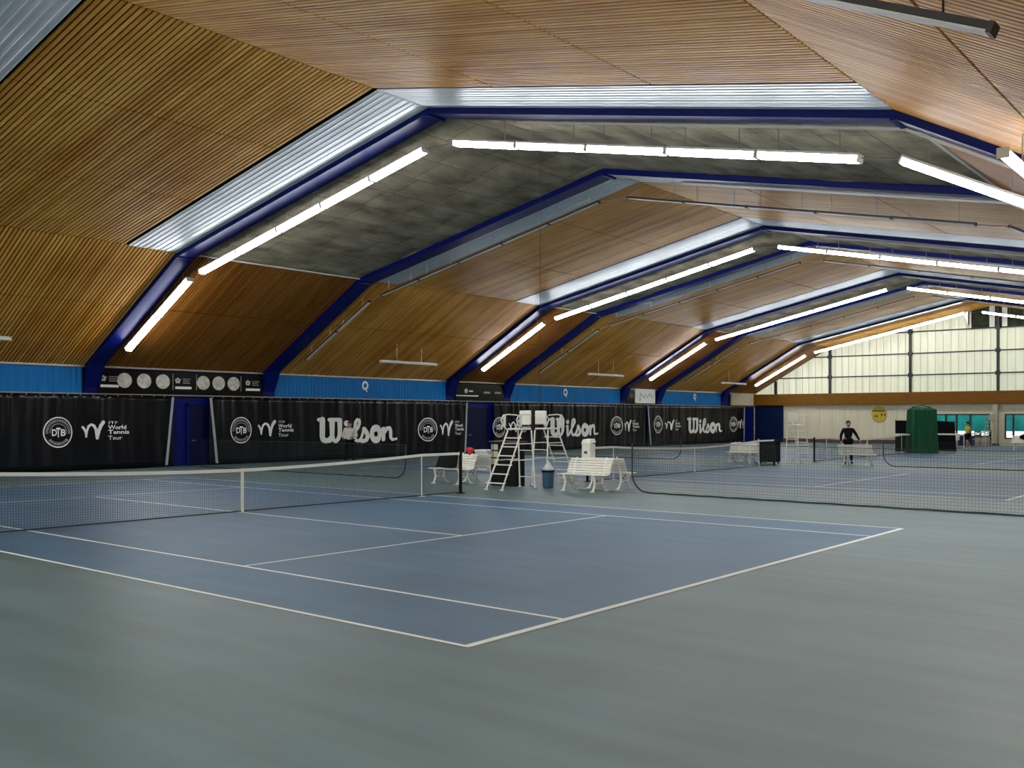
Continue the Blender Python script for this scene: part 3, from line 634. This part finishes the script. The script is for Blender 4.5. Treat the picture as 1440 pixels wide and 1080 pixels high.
# ------------------------------------------------------------------ nets
def net(cy,label,ya=-6.4,yb=6.4,full=True,step=.045,sw=.0035):
    t=thing('tennis_net',label,'tennis net',(0,cy,0))
    def top(y):
        a=abs(y)
        return .914+.156*(a/5.03)**1.7 if a<5.03 else 1.07
    if full or True:
        for s in (-1,1):
            y=6.4*s
            if not (ya-.1<=y<=yb+.1): continue
            b=MB(); b.tube([(0,y,0),(0,y,1.10)],.045,12); b.cbox((0,y,.01),(.16,.16,.02)); b.build('post',M['blackm'],t)
            b=MB(); b.tube([(.0,s*5.03,0),(0,s*5.03,1.05)],.014,8); b.cbox((0,s*5.03,.01),(.12,.16,.015)); b.build('singles_stick',M['white'],t)
    b=MB(); n=60; vs=[]
    for i in range(n+1):
        y=-6.36+12.72*i/n; z=top(y)
        for dx,dz in ((-.012,0),(.012,0),(.014,-.065),(-.014,-.065)): vs.append((dx,y,z+dz))
    fs=[(4*i+k,4*i+(k+1)%4,4*i+4+(k+1)%4,4*i+4+k) for i in range(n) for k in range(4)]+[(0,1,2,3),(4*n+3,4*n+2,4*n+1,4*n)]
    b.add(vs,fs); b.build('headband',M['tape'],t)
    b=MB(); y=-6.34
    while y<6.35:
        z=top(y)-.05; b.add([(-sw/2,y-sw/2,.03),(sw/2,y-sw/2,.03),(0,y+sw/2,.03),(-sw/2,y-sw/2,z),(sw/2,y-sw/2,z),(0,y+sw/2,z)],[(0,1,4,3),(1,2,5,4),(2,0,3,5)]); y+=step
    m=int(.9/step)
    for j in range(m):
        zz=.03+.87*(j+1)/m
        for i in range(24):
            ya_,yb_=-6.34+12.68*i/24,-6.34+12.68*(i+1)/24; fa=(top(ya_)-.05)/.864;fb=(top(yb_)-.05)/.864
            za,zb=zz*fa*.96,zz*fb*.96
            b.add([(-sw/2,ya_,za),(sw/2,ya_,za),(0,ya_,za+sw),(-sw/2,yb_,zb),(sw/2,yb_,zb),(0,yb_,zb+sw)],[(0,1,4,3),(1,2,5,4),(2,0,3,5)])
    b.box(-.006,-6.3,.02,.006,6.3,.045)
    b.build('mesh',M['string'],t)
    b=MB(); b.box(-.02,-.028,0.01,.02,.028,.918); b.build('centre_strap',M['tape'],t)
    return t
net(0,'nearest tennis net with white headband and black post, crossing the left half')
net(18.3,'second tennis net, beyond the white benches and divider mesh',step=.06,sw=.006)
net(35.1,'third tennis net, behind the person in black',step=.09,sw=.008)
net(51.8,'farthest tennis net, partly behind the green curtain bundle',step=.12,sw=.01)
# divider nets hanging between courts
def divider(x0,x1,y,label,open_right=False,open_left=False,H=1.95,sw=.005,step=.09,yk=0.):
    t=thing('divider_net',label,'divider net',(0,y,0)); b=MB(); L=x1-x0; Rc=.5
    def yy(x): return yk*(x-x0)
    def bot(x):
        d=min(x-x0 if open_left else 9, x1-x if open_right else 9)
        return .02+(0 if d>Rc else Rc-math.sqrt(max(0,Rc*Rc-(Rc-d)**2)))
    x=x0
    while x<=x1+1e-6:
        zb=bot(x); b.add([(x-sw/2,yy(x),zb),(x+sw/2,yy(x),zb),(x,yy(x)+sw,zb),(x-sw/2,yy(x),H),(x+sw/2,yy(x),H),(x,yy(x)+sw,H)],[(0,1,4,3),(1,2,5,4),(2,0,3,5)]); x+=step
    z=step
    while z<H:
        xa=x0;xb=x1
        if z<Rc:
            d=Rc-math.sqrt(Rc*Rc-(Rc-z)**2)
            if open_left: xa+=d
            if open_right: xb-=d
        b.add([(xa,yy(xa),z-sw/2),(xa,yy(xa)+sw,z),(xa,yy(xa),z+sw/2),(xb,yy(xb),z-sw/2),(xb,yy(xb)+sw,z),(xb,yy(xb),z+sw/2)],[(0,1,4,3),(1,2,5,4),(2,0,3,5)]); z+=step
    b.build('mesh',M['string2'],t)
    b=MB(); pts=[]; n=60
    if open_left: pts.append((x0,0,H))
    for i in range(n+1): x=x0+L*(1-cos(PI*i/n))/2; pts.append((x,yy(x),bot(x)+.006*sin(i*2.)))
    if open_right: pts.append((x1,yy(x1),H))
    b.tube(pts,.022,6); b.build('weighted_hem',M['string2'],t)
    b=MB(); b.tube([(x0,0,H),(x1,yy(x1),H)],.006,6); b.build('top_cord',M['cable'],t)
divider(3.42,17.5,9.35,'dark mesh divider net hanging right of the double bench in the centre',open_left=True,yk=-.03,H=1.3,sw=.0035,step=.07)
divider(-17.5,-5.5,9.45,'dark mesh divider net on the left between the nearest court and the wordmark wall',open_right=True,H=1.1,sw=.0035)
divider(3.9,17.5,26.6,'second divider net with rounded corner right of the person in black',open_left=True,sw=.004,step=.10,H=1.0)
divider(-17.5,-5.8,26.8,'second divider net on the left of the farther court',open_right=True,sw=.004,step=.10,H=1.0)
b=MB(); b.tube([(.33,9.25,2.3),(.33,9.25,roof(.33)-.05)],.006,5); tag(b.build('hoist_cord',M['cable']),'thin vertical cord hanging from the roof above the umpire chairs','cord')

# ------------------------------------------------------------------ benches
def bench(label,group,loc,rz):
    t=thing('garden_bench',label,'bench',loc,rz,group); L=1.5
    for i in range(5):
        b=MB(); y=.02+i*.085; b.box(-L/2,y,.425+.004*(i-2)**2,L/2,y+.066,.45+.004*(i-2)**2); b.build('seat_slat',M['white'],t,bevel=.008)
    for i in range(6):
        z=.50+i*.068; y=.455+.02*i+.004*i*i*.5; b=MB(); b.bar((-L/2+.02,y,z),(L/2-.02,y,z),.02,.056,up=(0,.25,1)); b.build('back_slat',M['white'],t,bevel=.006)
    for s in (-1,1):
        x=s*.5; b=MB()
        b.tube([(x,-.02,.0),(x,.03,.10),(x,.07,.22),(x,.05,.36),(x,.0,.43),(x,.10,.41)],[.045,.026,.03,.034,.03,.02],8)
        b.tube([(x,.56,.0),(x,.50,.08),(x,.42,.2),(x,.42,.32),(x,.45,.43),(x,.49,.6),(x,.55,.78),(x,.62,.90)],[.045,.026,.03,.034,.03,.026,.024,.02],8)
        b.tube([(x,.06,.26),(x,.16,.19),(x,.25,.24),(x,.33,.19),(x,.43,.25)],.022,6); b.tube([(x,.10,.40),(x,.2,.30),(x,.3,.38),(x,.42,.36)],.018,6)
        b.cbox((x,-.03,.012),(.10,.12,.024)); b.cbox((x,.58,.012),(.10,.12,.024)); b.tube([(x,.0,.42),(x,.45,.42)],.024,6)
        b.build('cast_leg',M['white'],t,smooth=True)
    return t
B0=bench('white cast-leg bench in the centre foreground, nearer of the back-to-back pair','white garden benches',(2.1,8.72,0),0)
dup(B0,(2.1,10.42,0),PI,'white cast-leg bench in the centre, farther half of the back-to-back pair')
dup(B0,(-2.75,8.55,0),0,'white bench behind the near net post, holding a black bag')
dup(B0,(-2.55,10.2,0),PI,'white bench behind the black-bag bench, facing away')
dup(B0,(-2.1,27.2,0),PI,'white bench beside black boxes, left of the farther umpire chair')
dup(B0,(-2.1,25.6,0),0,'nearer white bench left of the farther umpire chair')
dup(B0,(2.75,27.05,0),PI,'white bench directly in front of the person in black')
dup(B0,(-2.3,55.9,0),0,'white bench beside the yellow-shirted person near far windows')
dup(B0,(3.8,50.5,0),0,'white bench at the right frame edge before the far windows')

# ------------------------------------------------------------------ umpire chairs
def umpire(label,loc,rz,m='white'):
    W=M[m]; t=thing('umpire_chair',label,'umpire chair',loc,rz,'umpire chairs'); w=.26
    # local -y = front (ladder side); seat around y=.25..; origin under seat front
    for s in (-1,1):
        b=MB(); b.tube([(s*w*1.12,-.98,0),(s*w,-.12,1.62)],.022,8); b.cbox((s*w*1.12,-.98,.015),(.07,.1,.03)); b.build('ladder_rail',W,t,smooth=False)
        b=MB(); b.tube([(s*w*1.1,.42,0),(s*w*.95,.30,1.62)],.022,8); b.cbox((s*w*1.1,.42,.015),(.07,.07,.03)); b.build('leg',W,t)
        b=MB(); b.tube([(s*w,-.12,1.62),(s*(w+.03),-.30,1.76),(s*(w+.03),-.38,1.92),(s*(w+.03),-.28,2.04),(s*(w+.02),-.1,2.07),(s*w,.28,2.05)],.018,8); b.build('armrest',W,t)
        b=MB(); b.tube([(s*w*1.05,-.62,.80),(s*w*1.02,.37,.80)],.016,6); b.tube([(s*w,-.33,1.25),(s*w,.34,1.25)],.016,6); b.build('side_brace',W,t)
    for i in range(6):
        k=(i+.75)/6.6; y=-.98+k*.86; z=k*1.62; b=MB(); b.cbox((0,y+.03,z),(w*2.15,.10,.028)); b.build('step',W,t)
    b=MB(); b.tube([(-w,.40,.3),(w,.40,.3)],.014,6); b.tube([(-w,.36,1.05),(w,.36,1.05)],.014,6); b.build('rear_brace',W,t)
    b=MB(); b.cbox((0,.08,1.66),(.5,.46,.05)); b.build('seat',W,t,bevel=.02)
    b=MB(); b.cbox((0,.33,1.98),(.42,.05,.40)); b.build('backrest',W,t,bevel=.06)
    for s in (-1,1): b=MB(); b.cbox((s*(w+.04),-.22,1.90),(.02,.10,.34)); b.build('side_panel',W,t,bevel=.01)
    return t
U0=umpire('white umpire chair with ladder towards the near court, left of the central pair',(.0,8.66,0),0)
dup(U0,(.0,10.0,0),PI,'white umpire chair with ladder facing the farther court, right of the central pair')
dup(U0,(.2,26.4,0),PI*.98,'white umpire chair alone before the cream wall, left of the person in black')
U3=umpire('weathered tan umpire chair standing by the post between the far windows',(.4,56.6,0),0,'tan')

# ------------------------------------------------------------------ things around the benches
t=thing('scoreboard_cabinet','black scoreboard cabinet with cream number cards behind the near umpire chair','scoreboard',(-.86,9.2,0))
b=MB(); b.box(-.48,-.2,.0,.48,.2,1.27); b.build('cabinet',M['black'],t,bevel=.01)
b=MB(); b.box(-.53,-.25,1.27,.53,.25,1.30); b.build('top_board',M['brown'],t)
for i in range(3): b=MB(); b.box(-.36,-.215,.62+i*.21,-.2,-.2,.79+i*.21); b.build('number_card',M['card'],t); 
for i in range(3): b=MB(); b.box(-.46,-.21,.62+i*.21,-.39,-.2,.79+i*.21); b.build('side_card',M['tan'],t)
t=thing('waste_bin','blue-grey bin lined with a white bag beside the umpire chairs','bin',(.62,9.25,0))
b=MB(); b.lathe([(.13,0),(.15,.02),(.17,.45)],n=20); b.build('bucket',M['binblue'],t,smooth=False); b=MB(); b.lathe([(.18,.44),(.185,.50),(.175,.50)],n=20); b.build('rim',M['black'],t)
b=MB(); b.lathe([(.17,.49),(.16,.55),(.10,.62),(.05,.72),(.02,.76)],n=16); b.build('bin_bag',M['bag'],t,smooth=True)
t=thing('carton','tall white carton with small dark emblem standing on the rear central bench','box',(1.32,10.21,.475))
b=MB(); b.box(-.15,-.13,0,.15,.13,.76); b.build('body',M['white'],t,bevel=.015); b=MB(); b.add([(-.16,-.14,.76),(.16,-.14,.76),(.16,.14,.80),(-.16,.14,.80),(-.13,-.10,.88),(.13,-.10,.88),(.13,.12,.90),(-.13,.12,.90)],[(0,3,2,1),(4,5,6,7),(0,1,5,4),(1,2,6,5),(2,3,7,6),(3,0,4,7)]); b.build('lid',M['white'],t)
b=MB(); b.box(-.05,-.142,.48,.05,-.13,.55); b.build('emblem',M['brown'],t)
t=thing('sports_bag','black sports bag leaning on the backrest of the left bench','bag',(-2.95,8.60,.463))
b=MB(); b.prism([(0,0.02),(.30,0.02),(.38,.40),(.20,.40)],'x',-.33,.33); b.build('bag_body',M['blackcloth'],t,bevel=.04); b=MB(); b.tube([(-.15,.10,.25),(-.1,.03,.33),(.1,.03,.33),(.15,.10,.25)],.012,6); b.build('handle',M['black'],t)
t=thing('red_jacket','red jacket bundled over the backrest behind the near net post','jacket',(-2.4,9.21,.98))
b=MB(); b.ball((0,0,.03),.10,(1.4,.8,.8)); b.ball((.12,-.02,.02),.06,(1.2,1,1.2)); b.ball((-.12,.02,.04),.06); b.ball((.04,-.05,-.05),.05,(1.4,.8,1.4)); b.build('cloth',M['redbag'],t,smooth=True)
t=thing('storage_box','pale plastic storage box on the floor behind the left bench','box',(-6.9,14.6,0))
b=MB(); b.box(-.3,-.2,0,.3,.2,.72); b.build('body',M['bag'],t,bevel=.02); b=MB(); b.box(-.32,-.22,.72,.32,.22,.78); b.build('lid',M['white'],t,bevel=.01)
t=thing('equipment_trolley','tall black covered trolley between bench and farther umpire chair','trolley',(-.85,26.0,0))
b=MB(); b.box(-.38,-.3,.08,.38,.3,1.02); b.build('cover',M['blackcloth'],t,bevel=.04)
for sx in (-.3,.3):
    for sy in (-.22,.22): b=MB(); b.tube([(sx-.02,sy,.05),(sx+.02,sy,.05)],.05,10); b.build('wheel',M['black'],t)
t=thing('pink_cloth','small pink cloth draped over the bench backrest by the black trolley','cloth',(-1.75,26.75,.88))
b=MB(); b.ball((0,0,.04),.09,(1.2,.7,.9)); b.ball((.06,0,.0),.06); b.ball((-.02,.0,.1),.05,(1,.8,1.3)); b.build('cloth',M['pink'],t,smooth=True)
t=thing('folded_bag','small black bag on the backrest of the bench before the person','bag',(2.55,26.45,.93))
b=MB(); b.ball((0,0,.08),.16,(1.1,.8,.8)); b.build('bag_body',M['blackcloth'],t,smooth=True); b=MB(); b.tube([(-.08,0,.18),(0,0,.26),(.08,0,.18)],.012,6); b.build('handle',M['black'],t)

# green curtain bundle and black windscreens
t=thing('green_curtain','tall gathered green divider curtain standing near the far windows','curtain',(.45,42.0,0))
b=MB(); n=44; rows=[]; rr=random.Random(5); ph=[rr.uniform(-.07,.07) for _ in range(n)]
for z,k in ((.0,1.07),(.5,1.04),(1.2,1.),(2.0,.97),(2.42,.95),(2.55,.6)):
    for i in range(n):
        a=2*PI*i/n; r=(1+ph[i]+(.08 if i%2 else -.05))*k; rows.append((.80*r*cos(a),.36*r*sin(a),z))
b.add(rows,[(j*n+i,j*n+(i+1)%n,(j+1)*n+(i+1)%n,(j+1)*n+i) for j in range(5) for i in range(n)]+[tuple(5*n+i for i in range(n))]); b.build('folds',M['green'],t,smooth=False)
b=MB(); b.tube([(-.5,0,2.56),(0,0,2.66),(.5,0,2.56)],.03,6); b.build('tie_band',M['green'],t)
t=thing('black_screen','narrow black windscreen panel left of the green curtain','windscreen',(-.75,42.6,0))
b=MB(); b.box(-.45,-.03,.05,.45,.03,1.82); b.build('fabric',M['blackcloth'],t)
for s in (-1,1): b=MB(); b.tube([(s*.45,.04,0),(s*.45,.04,1.86)],.02,6); b.build('post',M['blackm'],t)
b=MB(); b.box(-.45,-.045,.98,.45,-.03,1.07); b.build('white_stripe',M['tape'],t)
t=thing('black_screen','wide black windscreen panel right of the green curtain','windscreen',(.75,44.6,0))
b=MB(); b.prism([(-.6,.05),(.85,.05),(.75,1.74),(-.6,1.82)],'y',-.03,.03); b.build('fabric',M['blackcloth'],t)
for x in (-.5,.72): b=MB(); b.tube([(x,.04,0),(x,.04,1.8)],.02,6); b.build('post',M['blackm'],t)
b=MB(); b.box(-.6,-.045,.98,.85,-.03,1.07); b.build('white_stripe',M['tape'],t)
# yellow round sign
t=thing('round_sign','round yellow sign with dark lettering on the cream end wall','sign',(-8.45,YF-.03,2.25))
b=MB(); b.lathe([(.60,0),(.60,.03)],n=32); o=b.build('disc',M['yellow'],t); o.rotation_euler=(PI/2,0,0)
b=MB(); fy=MB()
for i,(x,z,w,h) in enumerate(((-.5,.18,.95,.12),(.15,-.16,.14,.2),(.38,-.14,.12,.18),(-.35,-.2,.3,.1))): b.box(x,-.045,z,x+w,-.031,z+h)
b.build('dark_marks',M['brown'],t)
# far clutter
t=thing('potted_plant','leafy dark plant between the black screen and the far bench','plant',(-3.3,57.9,0))
b=MB(); b.lathe([(.16,0),(.22,.35),(.2,.36)],n=14); b.build('pot',M['brown'],t); b=MB(); rr=random.Random(2)
for i in range(60):
    a=rr.uniform(0,2*PI); e=rr.uniform(.3,1.3); L=rr.uniform(.5,1.1); d=Vector((cos(a)*cos(e),sin(a)*cos(e),sin(e))); s=Vector((-sin(a),cos(a),0))*.07; p=Vector((0,0,.35))
    b.add([p,p+d*L*.6+s,p+d*L,p+d*L*.6-s],[(0,1,2,3)])
b.build('leaves',mat('leaf',(.015,.06,.02),.5),t)
t=thing('wooden_chair','brown wooden chair between the yellow-shirted person and ladder chair','chair',(-.75,57.6,0))
for sx in (-.2,.2):
    for sy in (-.2,.2): b=MB(); b.tube([(sx,sy,0),(sx,sy,.45)],.02,6); b.build('leg',M['brown'],t)
b=MB(); b.box(-.23,-.23,.45,.23,.23,.49); b.build('seat',M['tan'],t); b=MB(); b.box(-.23,.19,.49,-.18,.23,1.1); b.box(.18,.19,.49,.23,.23,1.1); b.box(-.18,.2,.95,.18,.22,1.05); b.box(-.18,.2,.7,.18,.22,.8); b.build('backrest',M['brown'],t)
t=thing('dark_crate','dark blue crate on the floor below the far windows','crate',(-1.75,58.6,0)); b=MB(); b.box(-.5,-.25,0,.5,.25,.62); b.build('body',M['door'],t,bevel=.02); b=MB(); b.box(-.52,-.27,.62,.52,.27,.66); b.build('rim',M['black'],t)
t=thing('stone_pillar','narrow grey-beige post between the two far windows','pillar',(.05,59.3,0)); b=MB(); b.box(-.16,-.16,0,.16,.16,2.9); b.build('shaft',M['tan'],t); b=MB(); b.box(-.2,-.2,0,.2,.2,.15); b.build('base',M['brown'],t)
t=thing('sports_bag','black bag lying on the bench at the right frame edge','bag',(3.9,50.72,.64)); b=MB(); b.ball((0,.05,.16),.3,(1.2,.6,.6)); b.build('bag_body',M['blackcloth'],t,smooth=True); b=MB(); b.tube([(-.12,0,.3),(0,0,.42),(.12,0,.3)],.02,6); b.build('handle',M['black'],t)

# ------------------------------------------------------------------ people
def skinmesh(name,J,E,m,parent,sub=2):
    keys=list(J); me=bpy.data.meshes.new(name); me.from_pydata([J[k][0] for k in keys],[(keys.index(a),keys.index(b_)) for a,b_ in E],[]); me.materials.append(m)
    o=bpy.data.objects.new(name,me); C.objects.link(o); o.parent=parent
    o.modifiers.new('skin','SKIN'); sk=me.skin_vertices[0].data
    for i,k in enumerate(keys):
        r=J[k][1]; sk[i].radius=(r,r) if not isinstance(r,tuple) else r; sk[i].use_root=(i==0)
    sb=o.modifiers.new('sub','SUBSURF'); sb.levels=sub; sb.render_levels=sub
    o.modifiers['skin'].use_smooth_shade=True
    return o
def person(label,loc,rz,H,shirt,legs,shoe,pose,shorts=False,sleeves=True):
    t=thing('person',label,'person',loc,rz); k=H/1.8; sm_,lm=M[shirt],M[legs]
    Jd=dict(pelvis=((0,0,.98),.13),waist=((0,0,1.14),.125),chest=((0,0,1.35),.15),neckb=((0,0,1.50),.075),neck=((0,-.01,1.56),.052),head=((0,-.02,1.66),.085),crown=((0,-.01,1.74),.07))
    E=[('pelvis','waist'),('waist','chest'),('chest','neckb'),('neckb','neck'),('neck','head'),('head','crown')]
    for s,n_ in ((-1,'R'),(1,'L')):
        sh,el,wr=pose['arm'+n_]; hip,kn,an=((s*.10,0,.93),)+tuple(pose['leg'+n_])
        Jd['sh'+n_]=(sh,.062);Jd['el'+n_]=(el,.043);Jd['wr'+n_]=(wr,.029)
        d=(Vector(wr)-Vector(el)).normalized(); pm=Vector(wr)+d*.07; Jd['pm'+n_]=(tuple(pm),(.038,.02)); E+=[('chest','sh'+n_),('sh'+n_,'el'+n_),('el'+n_,'wr'+n_),('wr'+n_,'pm'+n_)]
        side=Vector((0,1,0)).cross(d); side=Vector((0,-1,0)) if side.length<.1 else side.normalized(); fw=Vector((0,-1,0)); fw=(fw-d*fw.dot(d)).normalized()
        for fi,(o_,l_) in enumerate(((-.028,.075),(-.010,.085),(.010,.08),(.028,.062))):
            a=pm+fw*o_+d*.015; c=a+d*l_*.55; e=c+d*l_*.4-side*s*.012
            for q2,p in (('a',a),('b',c),('c',e)): Jd['f%s%d%s'%(n_,fi,q2)]=(tuple(p),.009)
            E+=[('pm'+n_,'f%s%da'%(n_,fi)),('f%s%da'%(n_,fi),'f%s%db'%(n_,fi)),('f%s%db'%(n_,fi),'f%s%dc'%(n_,fi))]
        a=Vector(wr)+d*.03+fw*.035; c=a+d*.04+fw*.02; Jd['t'+n_+'a']=(tuple(a),.011);Jd['t'+n_+'b']=(tuple(c),.010); E+=[('pm'+n_,'t'+n_+'a'),('t'+n_+'a','t'+n_+'b')]
        Jd['hip'+n_]=(hip,.085);Jd['kn'+n_]=(kn,.055);Jd['cf'+n_]=(tuple(Vector(kn).lerp(Vector(an),.35)+Vector((0,.015,0))),.052);Jd['an'+n_]=(an,.036)
        E+=[('pelvis','hip'+n_),('hip'+n_,'kn'+n_),('kn'+n_,'cf'+n_),('cf'+n_,'an'+n_)]
    body=skinmesh('body',Jd,E,M['skin'],t); 
    S={x:(Jd[x][0],Jd[x][1]+.018) for x in ('chest','waist','neckb')}; S['hem']=((0,0,.96),.155); S['waist']=((0,0,1.14),.148); S['chest']=((0,0,1.34),.172); ES=[('chest','waist'),('waist','hem'),('chest','neckb')]; S['neckb']=((0,0,1.49),.085)
    for n_ in 'RL':
        S['sh'+n_]=(Jd['sh'+n_][0],.08); e=Vector(Jd['el'+n_][0]) if sleeves else Vector(Jd['sh'+n_][0]).lerp(Vector(Jd['el'+n_][0]),.75); S['el'+n_]=(tuple(e),.058); ES+=[('chest','sh'+n_),('sh'+n_,'el'+n_)]
        if sleeves: S['wr'+n_]=(tuple(Vector(Jd['el'+n_][0]).lerp(Vector(Jd['wr'+n_][0]),.93)),.042); ES.append(('el'+n_,'wr'+n_))
    skinmesh('shirt',S,ES,sm_,t)
    T={'pv':((0,0,.97),.15)}; ET=[]
    for n_ in 'RL':
        T['h'+n_]=(Jd['hip'+n_][0],.105); ET.append(('pv','h'+n_)); kn=Vector(Jd['kn'+n_][0]); hp=Vector(Jd['hip'+n_][0]); an=Vector(Jd['an'+n_][0])
        if shorts: T['k'+n_]=(tuple(hp.lerp(kn,.8)),.095); ET.append(('h'+n_,'k'+n_))
        else: T['k'+n_]=(tuple(kn),.076); T['a'+n_]=(tuple(kn.lerp(an,.93)),.062); ET+=[('h'+n_,'k'+n_),('k'+n_,'a'+n_)]
    skinmesh('shorts' if shorts else 'trousers',T,ET,lm,t)
    for n_ in 'RL':
        an=Jd['an'+n_][0]; b=MB(); z0=max(0.,an[2]-.09); b.ball((an[0],an[1]-.07,z0+.045),.13,(.42,1.1,.36),12,8); b.ball((an[0],an[1]-.01,z0+.06),.07,(.7,.9,.85)); b.build('shoe',M[shoe],t,smooth=True)
    hb=MB(); hb.ball((0,.014,1.715),.113,(.88,1.0,.98),14,9); h=hb.build('hair',M['hair'],t,smooth=True)
    fb=MB(); fb.ball((0,-.035,1.655),.088,(.88,.94,1.14),14,10); fb.ball((0,-.125,1.66),.018,(.7,.9,1.3)); fb.ball((.088,-.01,1.66),.024,(.4,.8,1.2)); fb.ball((-.088,-.01,1.66),.024,(.4,.8,1.2)); fb.build('face',M['skin'],t,smooth=True)
    eb=MB(); 
    for s in (-1,1): eb.ball((s*.033,-.112,1.685),.010); eb.cbox((s*.033,-.118,1.705),(.036,.01,.008))
    eb.cbox((0,-.118,1.615),(.045,.012,.010)); eb.build('eyes_and_mouth',M['hair'],t)
    t.scale=(k,k,k); return t
ang=lambda x,y: math.atan2(17.67-x, -( -11.39-y))  # faces towards camera: local -y -> camera
def face(x,y): 
    dx,dy=17.67-x,-11.39-y; return math.atan2(dy,dx)+PI/2
person('person in white shirt and black trousers on court before the curtain wordmark',(-15.1,14.9,0),face(-15.1,14.9)-.3,1.83,'wshirt','trousers','shoe',
  dict(armR=((-.2,0,1.43),(-.30,.02,1.17),(-.20,-.20,1.10)),armL=((.2,0,1.43),(.31,.02,1.16),(.18,-.22,1.12)),legR=((-.14,-.02,.50),(-.18,0,.09)),legL=((.14,-.02,.50),(.18,0,.09))))
person('person in black long-sleeved top standing behind the white bench',(1.9,27.9,0),face(1.9,27.9)+.15,1.84,'bshirt','trousers','shoe',
  dict(armR=((-.2,0,1.43),(-.30,.03,1.16),(-.30,-.06,.92)),armL=((.2,0,1.43),(.36,.04,1.18),(.47,-.03,.97)),legR=((-.11,-.02,.50),(-.13,0,.09)),legL=((.12,-.02,.50),(.14,0,.09))))
person('person in yellow shirt and black shorts walking near the far windows',(.73,50.0,0),face(.73,50.0)-.98,1.72,'yshirt','trousers','shoew',
  dict(armR=((-.2,0,1.43),(-.24,.14,1.2),(-.2,-.02,1.02)),armL=((.2,0,1.43),(.24,-.05,1.17),(.2,-.24,1.05)),legR=((-.10,.05,.52),(-.11,.28,.13)),legL=((.10,-.14,.51),(.11,-.12,.09))),shorts=True,sleeves=False)

# ------------------------------------------------------------------ world, camera
w=bpy.data.worlds.new('world'); bpy.context.scene.world=w; w.use_nodes=True
bg=w.node_tree.nodes['Background']; sky=w.node_tree.nodes.new('ShaderNodeTexSky'); sky.sky_type='NISHITA'; sky.sun_disc=False; sky.sun_elevation=math.radians(35); sky.sun_rotation=math.radians(200)
mixn=w.node_tree.nodes.new('ShaderNodeMix'); mixn.data_type='RGBA'; mixn.inputs['Factor'].default_value=.8; mixn.inputs['B'].default_value=(.9,.9,.86,1)
w.node_tree.links.new(sky.outputs[0],mixn.inputs['A']); w.node_tree.links.new(mixn.outputs['Result'],bg.inputs[0]); bg.inputs[1].default_value=.50
cam=bpy.data.cameras.new('camera'); co=bpy.data.objects.new('camera',cam); C.objects.link(co)
co.location=(17.672,-11.385,1.978); co.rotation_euler=(PI/2,0,2.226-PI/2); cam.sensor_width=36; cam.lens=1335.8/1440*36
cam.shift_x=(720-818.1)/1440; cam.shift_y=(587.3-540)/1440; cam.clip_start=.05; cam.clip_end=300
sc=bpy.context.scene; sc.camera=co
sc.view_settings.view_transform='Standard'; sc.view_settings.look='None'; sc.view_settings.gamma=1; sc.view_settings.exposure=1.62; sc.view_settings.use_curve_mapping=False
sc.cycles.use_denoising=True; sc.cycles.max_bounces=8; sc.cycles.diffuse_bounces=5; sc.cycles.transparent_max_bounces=12; sc.cycles.sample_clamp_indirect=6; sc.cycles.use_light_tree=True
